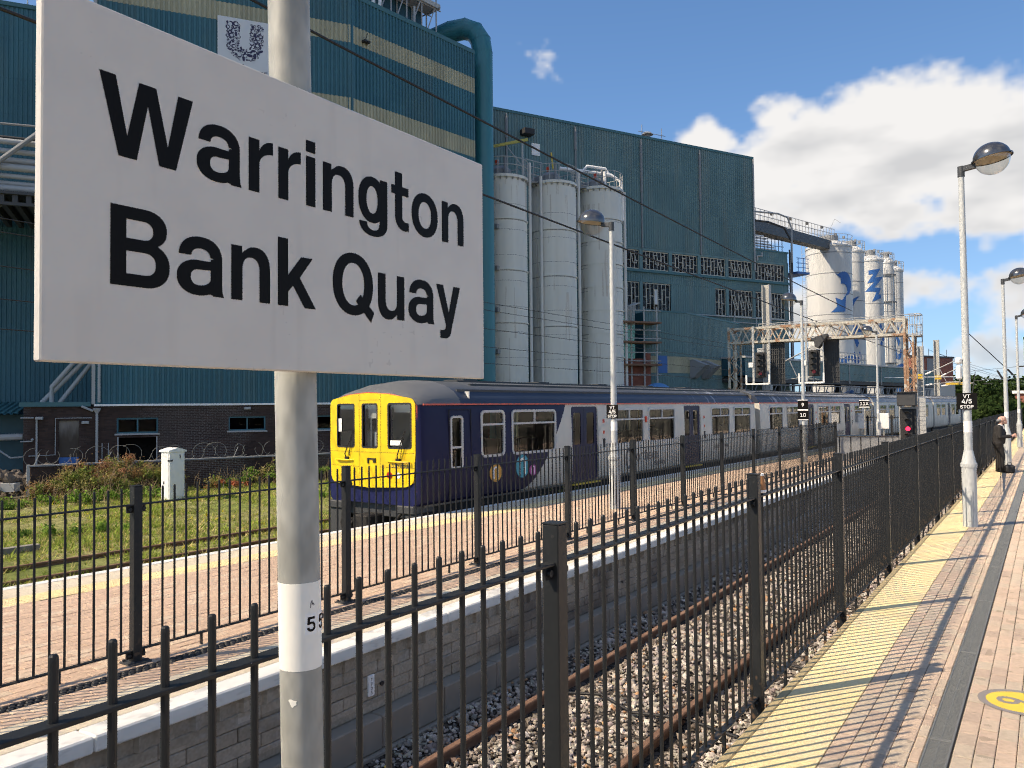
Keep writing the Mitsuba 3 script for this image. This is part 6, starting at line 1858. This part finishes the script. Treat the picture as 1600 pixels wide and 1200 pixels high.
def tree(x, y, h, w, label, cols, seed, n=2600, size=.28, group=None):
    rng = np.random.default_rng(seed)
    k = thing('tree', label, 'tree', group)
    m = 16
    c = np.stack([x + rng.normal(0, w * .28, m), y + rng.normal(0, w * .28, m), -1 + h * rng.uniform(.25, .66, m)], 1)
    lc, col = leaf_cloud(n, rng, c, rng.uniform(.16, .28, m) * w + .25, size, np.array(cols), .9)
    kk = put(k, 'crown', lc, LEAFV, color=col)
    limbs = [tube([[x, y, -1.1], [x + rng.normal(0, .1), y, -1 + h * .35], [x, y, -1 + h * .6]], [w * .03 + .07, w * .025 + .05, .04], 8)]
    for q in c[:6]:
        limbs.append(tube([[x, y, -1 + h * .3], (np.array([x, y, -1 + h * .3]) + q) / 2 + [0, 0, .2], q], [.06, .045, .02], 6))
    put(k, 'trunk', cat(limbs), DARKST)
    return k


GRN = [(.028, .050, .016), (.04, .066, .02), (.05, .078, .026)]
TL = ['leftmost dark green tree beside the far end of the train', 'rounded green tree just left of the foreground lamp post, far off', 'green tree right behind the foreground lamp post', 'broad green tree right of the foreground stop board', 'green tree left of the standing man, far off', 'darker green tree above the head of the standing man',
      'small tree between the man and the third lamp post', 'last pale green tree at the right edge by the warehouse']
for i, (x, y, h, w) in enumerate(((-15.5, 150, 4.6, 7), (-11.8, 140, 4.2, 6), (-8.6, 128, 4.4, 6), (-6.5, 116, 4.3, 5.5), (-5.3, 108, 4.0, 5.0), (-4.4, 116, 3.7, 5), (-3.4, 124, 3.4, 5), (-2.4, 132, 3.2, 5))):
    tree(x, y, h, w, TL[i], GRN, 40 + i, group='trees far down the line')
for i, (x, y, h, w) in enumerate(((-42, 330, 15, 16), (-30, 340, 14, 15), (-21, 330, 17, 14), (-12, 345, 14, 16), (-2, 340, 13, 16))):
    tree(x, y, h, w, ('distant tree clump behind the brick works, left of the mast', 'distant tree clump between the mast and the lamp post', 'tallest distant tree clump on the skyline right of the foreground lamp post', 'distant tree clump over the warehouse roof', 'distant tree clump at the right edge of the skyline')[i], GRN, 70 + i, n=1800, size=.7, group='distant tree clumps on the skyline')

# ================================================================ weeds, grass, cabinet
rng = np.random.default_rng(21)
N = 70000
gx_, gy_ = rng.uniform(-30.5, -10.55, N), rng.uniform(1.0, 34, N)
ok = (gx_ < -10.55 + .04 * (gy_ - 4.5)) & (gx_ > -30.8 + .41 * np.maximum(gy_ - 14.6, 0)) & ~((np.abs(gx_ + 11.8 - .04 * (gy_ - 12)) < 1.5) & (gy_ > 12.5))
gx_, gy_ = gx_[ok], gy_[ok]
den = meshkit.fbm(np.stack([gx_ * .35, gy_ * .35, 0 * gx_], 1), 3, 5)
ok = rng.random(len(gx_)) < np.clip(den * 1.9 - .25, .15, 1)
gx_, gy_, den = gx_[ok], gy_[ok], den[ok]
bl = []
for k in range(8):
    vs, fs = [], []
    for j in range(5):
        a, ln, w = rng.uniform(0, 6.28), rng.uniform(.03, .11), .010
        ox, oy = rng.normal(0, .05, 2)
        ex, ey = math.cos(a) * rng.uniform(.03, .14), math.sin(a) * rng.uniform(.03, .14)
        q = len(vs)
        vs += [[ox - w * math.sin(a), oy + w * math.cos(a), 0], [ox + w * math.sin(a), oy - w * math.cos(a), 0], [ox + ex, oy + ey, ln]]
        fs.append([q, q + 1, q + 2])
    bl.append((np.array(vs), np.array(fs)))
hum = meshkit.fbm(np.stack([gx_ * .12, gy_ * .12, 0 * gx_ + 2], 1), 3, 8)
col = np.array([.30, .33, .06]) * (1 - den[:, None]) + np.array([.19, .28, .05]) * den[:, None]
dry = rng.random(len(gx_)) < .28
col[dry] = np.array([.46, .38, .16])
yl = rng.random(len(gx_)) < .012
col[yl] = np.array([.62, .50, .03])
col *= rng.uniform(.75, 1.6, (len(gx_), 1))
bare = meshkit.fbm(np.stack([gx_ * .55 + 9, gy_ * .55, 0 * gx_ + 5], 1), 3, 3) > .60
keep_ = ~bare | (rng.random(len(gx_)) < .15)
gx_, gy_, hum, col = gx_[keep_], gy_[keep_], hum[keep_], col[keep_]
m, c = scatter(bl, np.stack([gx_, gy_, np.full(len(gx_), -1.035)], 1), (.7 + .9 * hum + .25 * rng.standard_normal(len(gx_))).clip(.4, 2), rng, np.clip(col, .01, .8))
scene['grass'] = mikit.ply(m, LEAFV, color=c)
labels['grass'] = {'label': 'rough sunlit grass with dry and yellow patches growing over the disused tracks', 'category': 'grass', 'kind': 'stuff'}


def bush(name, label, pts, cols, n, size, seed, stems=True, group=None):
    rng = np.random.default_rng(seed)
    k = thing(name, label, 'bush' if name == 'bush' else 'weed', group)
    c = np.array([p[:3] for p in pts], float)
    r = np.array([p[3] for p in pts], float)
    lc, col = leaf_cloud(n, rng, c, r, size, np.array(cols), .85, None)
    put(k, 'foliage', lc, LEAFV, color=col)
    if n > 5000:
        st_ = []
        for q in rng.integers(len(pts), size=170):
            p = pts[q]
            x_, y_ = p[0] + rng.normal(0, .25), p[1] + rng.normal(0, .25)
            st_.append(tube([[x_, y_, -1.05], [x_ + rng.normal(0, .08), y_ + rng.normal(0, .08), p[2]], [x_ + rng.normal(0, .2), y_ + rng.normal(0, .2), p[2] + rng.uniform(.1, .5)]], [.010, .007, .004], 3))
        put(k, 'dead_stalk', cat(st_), DEAD, kind='stuff')
    for p in pts[:8]:
        put(k, 'stem', tube([[p[0], p[1], -1.05], [p[0] + rng.normal(0, .1), p[1], p[2] + p[3] * .6]], [.02, .008], 5), SLEEPER)


RED = [(.32, .20, .09), (.26, .21, .08), (.38, .20, .11), (.24, .23, .07)]
OLV = [(.26, .28, .075), (.20, .24, .06), (.31, .28, .10)]
LIM = [(.18, .29, .05), (.22, .33, .06), (.14, .22, .045)]
DEAD = pr('dead_stalk', (.26, .19, .11), .9)


def clumps(seed, n, u0, u1, v0, v1, hmax, rmin, rmax):
    """Clump centres scattered along the foot of the wall: u along the wall, v out from it; taller in the middle."""
    g = np.random.default_rng(seed)
    out = []
    for _ in range(n):
        u, v_ = g.uniform(u0, u1), g.uniform(v0, v1)
        r = g.uniform(rmin, rmax)
        top = hmax * (1 - .55 * abs((u - (u0 + u1) / 2) / ((u1 - u0) / 2)) ** 2) * (1 - .35 * (v_ - v0) / (v1 - v0))
        q = RW.at(u, 0, v_)
        out.append((q[0], q[1], -1.05 + g.uniform(.3, 1.0) ** .8 * top, r))
    return out


bush('bush', 'reddish brown flowering weed bush in front of the razor wire wall', clumps(3, 90, 1.3, 4.9, .5, 1.9, 1.5, .14, .34), RED + OLV[:2], 22000, .040, 3)
bush('bush', 'olive green weed bush at the left of the reddish one, by the wall corner', clumps(4, 60, .0, 3.2, .9, 2.3, 1.25, .14, .32), OLV + RED[:1], 15000, .040, 4)
bush('weed_clump', 'bright green leafy weeds low at the left behind the fence', clumps(5, 34, -1.0, 4.6, 2.0, 3.9, .42, .14, .30), LIM, 7500, .05, 5)
bush('weed_clump', 'green weeds at the foot of the wall right of the white cabinet', clumps(6, 60, 5.9, 14.2, .3, 1.5, .80, .14, .30), OLV + LIM, 9000, .045, 6)
bush('weed_clump', 'rusty red weed tuft just right of the white cabinet', clumps(7, 10, 6.0, 7.4, 1.2, 1.8, .60, .10, .2), [(.42, .15, .08), (.34, .16, .08), (.25, .2, .07)], 1500, .04, 7)
bush('weed_clump', 'green weed tuft in the grass left of the disused track', [(-21.4 + .3 * i, 9.9 + .5 * i, -.98 + .06 * (i % 2), .20) for i in range(5)], LIM, 1700, .045, 8)
bush('weed_clump', 'green weeds between the sign post and the train nose', clumps(9, 26, 8.4, 13.0, 4.5, 7.5, .45, .12, .26), LIM + OLV, 5000, .045, 9)
bush('weed_clump', 'pale weeds growing under the train beside the platform edge', [(-10.05 + .05 * i, 16.6 + .55 * i, -.15, .22) for i in range(4)], [(.20, .22, .06)], 800, .04, 10)
bush('weed_clump', 'small tuft of weeds by the near track at the foot of the left platform wall', [(-4.75, 4.6, -.95, .10), (-4.65, 4.9, -.96, .09)], [(.16, .15, .05)], 260, .035, 11)
cbn = thing('relay_cabinet', 'tall white steel trackside cabinet with a sloping lid in the grass', 'cabinet')
R = Facade(-25.3, 16.44, .04, 1.0)
put(cbn, 'body', R.place(cbox(0, .57, -.55, .0, -1.05, .66, .015)), WHITE)
lid = extrude(Polygon([(-.05, .66), (.62, .66), (.62, .72), (.285, .81), (-.05, .72)]), .63)
put(cbn, 'lid', frame(R.P + R.n * -.59, R.d, [0, 0, 1], R.n, lid), WHITE)
put(cbn, 'door', R.place(cbox(.04, .53, .0, .018, -.9, .60, .006)), WHITE)
put(cbn, 'side_door', R.place(cbox(-.016, .0, -.50, -.05, -.9, .60, .005)), WHITE)
put(cbn, 'hinge', R.place(cat(box(.02, .10, .0, .035, .34, .40), box(-.03, .0, -.08, .0, .34, .40), box(.36, .40, .015, .03, .44, .56), box(-.03, -.01, -.36, -.30, -.45, -.36))), DARKST)
put(cbn, 'plinth', R.place(box(-.05, .62, -.60, .05, -1.15, -1.0)), CONCRETE)

# ================================================================ the man on the right platform
def blend_body(bones, ref=.03, smooth=8):
    """One continuous figure: hulls of the spheres at each bone's ends, joined, refined and smoothed."""
    parts = []
    for (a, ra, b, rb) in bones:
        s1 = m3.Manifold.sphere(ra, 20).translate(list(a))
        s2 = m3.Manifold.sphere(rb, 20).translate(list(b))
        parts.append(m3.Manifold.batch_hull([s1, s2]))
    M = m3.Manifold.batch_boolean(parts, m3.OpType.Add)
    t = unmani(M.refine_to_length(ref))
    t.merge_vertices()
    trimesh.smoothing.filter_taubin(t, iterations=smooth)
    return t


mx, my = -1.24, 28.2


def mv(*p):
    # figure space: x = the way he faces (along +X, turned a little away), y = his left, z up
    c, s = math.cos(.16), math.sin(.16)
    return (mx + p[0] * c - p[1] * s, my + p[0] * s + p[1] * c, p[2])


def bones(*bb):
    return [(mv(*a), ra, mv(*b), rb) for a, ra, b, rb in bb]


man = thing('person', 'bald man in a dark suit standing on the right platform with bowed head', 'person')
skin = blend_body(bones(((.02, 0, 1.40), .055, (.055, 0, 1.50), .055), ((.05, 0, 1.585), .096, (.095, 0, 1.60), .088), ((.085, 0, 1.53), .072, (.15, 0, 1.515), .048), ((.15, 0, 1.515), .046, (.165, 0, 1.475), .032), ((.165, 0, 1.575), .018, (.192, 0, 1.535), .016),
                        ((.06, .092, 1.545), .02, (.055, .098, 1.575), .02), ((.06, -.092, 1.545), .02, (.055, -.098, 1.575), .02)), .014, 3)
# hands and fingers, holding a phone in front of the chest
hb = []
for sgn in (-1, 1):
    w0, pc = (.30, sgn * .085, 1.085), (.36, sgn * .045, 1.11)
    hb += [((.26, sgn * .11, 1.08), .032, w0, .028), (w0, .028, pc, .03)]
    for q in range(4):
        kx, kz = .385 + .004 * q, 1.135 - .022 * q
        hb += [((pc[0] + .01, sgn * .045, kz), .011, (kx + .03, sgn * .04, kz + .012), .0095), ((kx + .03, sgn * .04, kz + .012), .0095, (kx + .045 - .004 * q, sgn * .012, kz + .016), .008)]
    hb += [((.355, sgn * .05, 1.13), .013, (.38, sgn * .035, 1.155), .011), ((.38, sgn * .035, 1.155), .011, (.41, sgn * .015, 1.165), .009)]
hands = blend_body(bones(*hb), .006, 4)
put(man, 'body', cat(skin, hands), SKIN, smooth=True)
jacket = blend_body(bones(((-.06, .12, .88), .135, (-.06, -.12, .88), .135), ((-.05, .10, .80), .13, (-.05, -.10, .80), .13), ((-.06, .11, .9), .13, (-.03, .13, 1.15), .135), ((-.06, -.11, .9), .13, (-.03, -.13, 1.15), .135), ((0, 0, .95), .15, (.02, 0, 1.2), .145), ((-.05, 0, 1.1), .13, (-.06, 0, 1.32), .10),
                          ((-.03, .13, 1.15), .13, (-.02, .17, 1.345), .08), ((-.03, -.13, 1.15), .13, (-.02, -.17, 1.345), .08), ((-.02, .17, 1.345), .08, (-.02, -.17, 1.345), .08), ((-.02, 0, 1.34), .085, (.03, 0, 1.41), .06),
                          ((-.02, .20, 1.335), .075, (-.03, .25, 1.06), .058), ((-.03, .25, 1.06), .058, (.26, .115, 1.08), .042), ((-.02, -.20, 1.335), .075, (-.03, -.25, 1.06), .058), ((-.03, -.25, 1.06), .058, (.26, -.115, 1.08), .042)), .03, 8)
put(man, 'jacket', jacket, SUIT, smooth=True)
put(man, 'collar', blend_body(bones(((.045, .05, 1.405), .022, (.085, .0, 1.40), .022), ((.045, -.05, 1.405), .022, (.085, 0, 1.40), .022), ((-.02, .055, 1.43), .018, (.05, .05, 1.41), .02), ((-.02, -.055, 1.43), .018, (.05, -.05, 1.41), .02), ((.10, 0, 1.37), .02, (.125, 0, 1.25), .02)), .015, 4), SHIRT, smooth=True)
put(man, 'tie', blend_body(bones(((.115, 0, 1.36), .014, (.14, 0, 1.18), .018)), .01, 2), NAVY, smooth=True)
put(man, 'hair', blend_body(bones(((-.03, .06, 1.56), .04, (.03, .085, 1.575), .022), ((-.03, -.06, 1.56), .04, (.03, -.085, 1.575), .022), ((-.035, .05, 1.55), .042, (-.035, -.05, 1.55), .042)), .012, 3), MIDGREY, smooth=True)
trou = blend_body(bones(((-.05, .09, .86), .125, (-.02, .10, .50), .085), ((-.02, .10, .50), .085, (-.06, .11, .10), .062), ((-.05, -.09, .86), .125, (.03, -.10, .50), .085), ((.03, -.10, .50), .085, (.02, -.11, .10), .062), ((-.05, .08, .88), .12, (-.05, -.08, .88), .12)), .03, 6)
put(man, 'trousers', trou, SUIT, smooth=True)
put(man, 'shoe', blend_body(bones(((-.08, .11, .05), .045, (.02, .12, .045), .042), ((.02, .12, .045), .042, (.12, .125, .035), .032)), .02, 3), RUBBER, smooth=True)
put(man, 'shoe', blend_body(bones(((.0, -.11, .05), .045, (.10, -.12, .045), .042), ((.10, -.12, .045), .042, (.20, -.125, .035), .032)), .02, 3), RUBBER, smooth=True)
single('phone', frame(mv(.41, 0, 1.14), [math.cos(.16), math.sin(.16), .35], [-math.sin(.16), math.cos(.16), 0], [-.35, 0, 1], box(-.01, .075, -.034, .034, -.004, .004)), RUBBER, 'small dark phone held in the hands of the man in the suit', 'phone')
bg = thing('bag', 'black bag on the ground at the feet of the man in the suit', 'bag')
put(bg, 'body', unmani((m3.Manifold.batch_hull([m3.Manifold.sphere(.06, 16).translate(list(mv(a, b, c))) for a in (.14, .28) for b in (-.24, -.12) for c in (.06, .18)]))), RUBBER, smooth=40)
put(bg, 'handle', tube([mv(.15, -.18, .22), mv(.17, -.18, .31), mv(.25, -.18, .31), mv(.27, -.18, .22)], .012, 6), RUBBER, smooth=True)
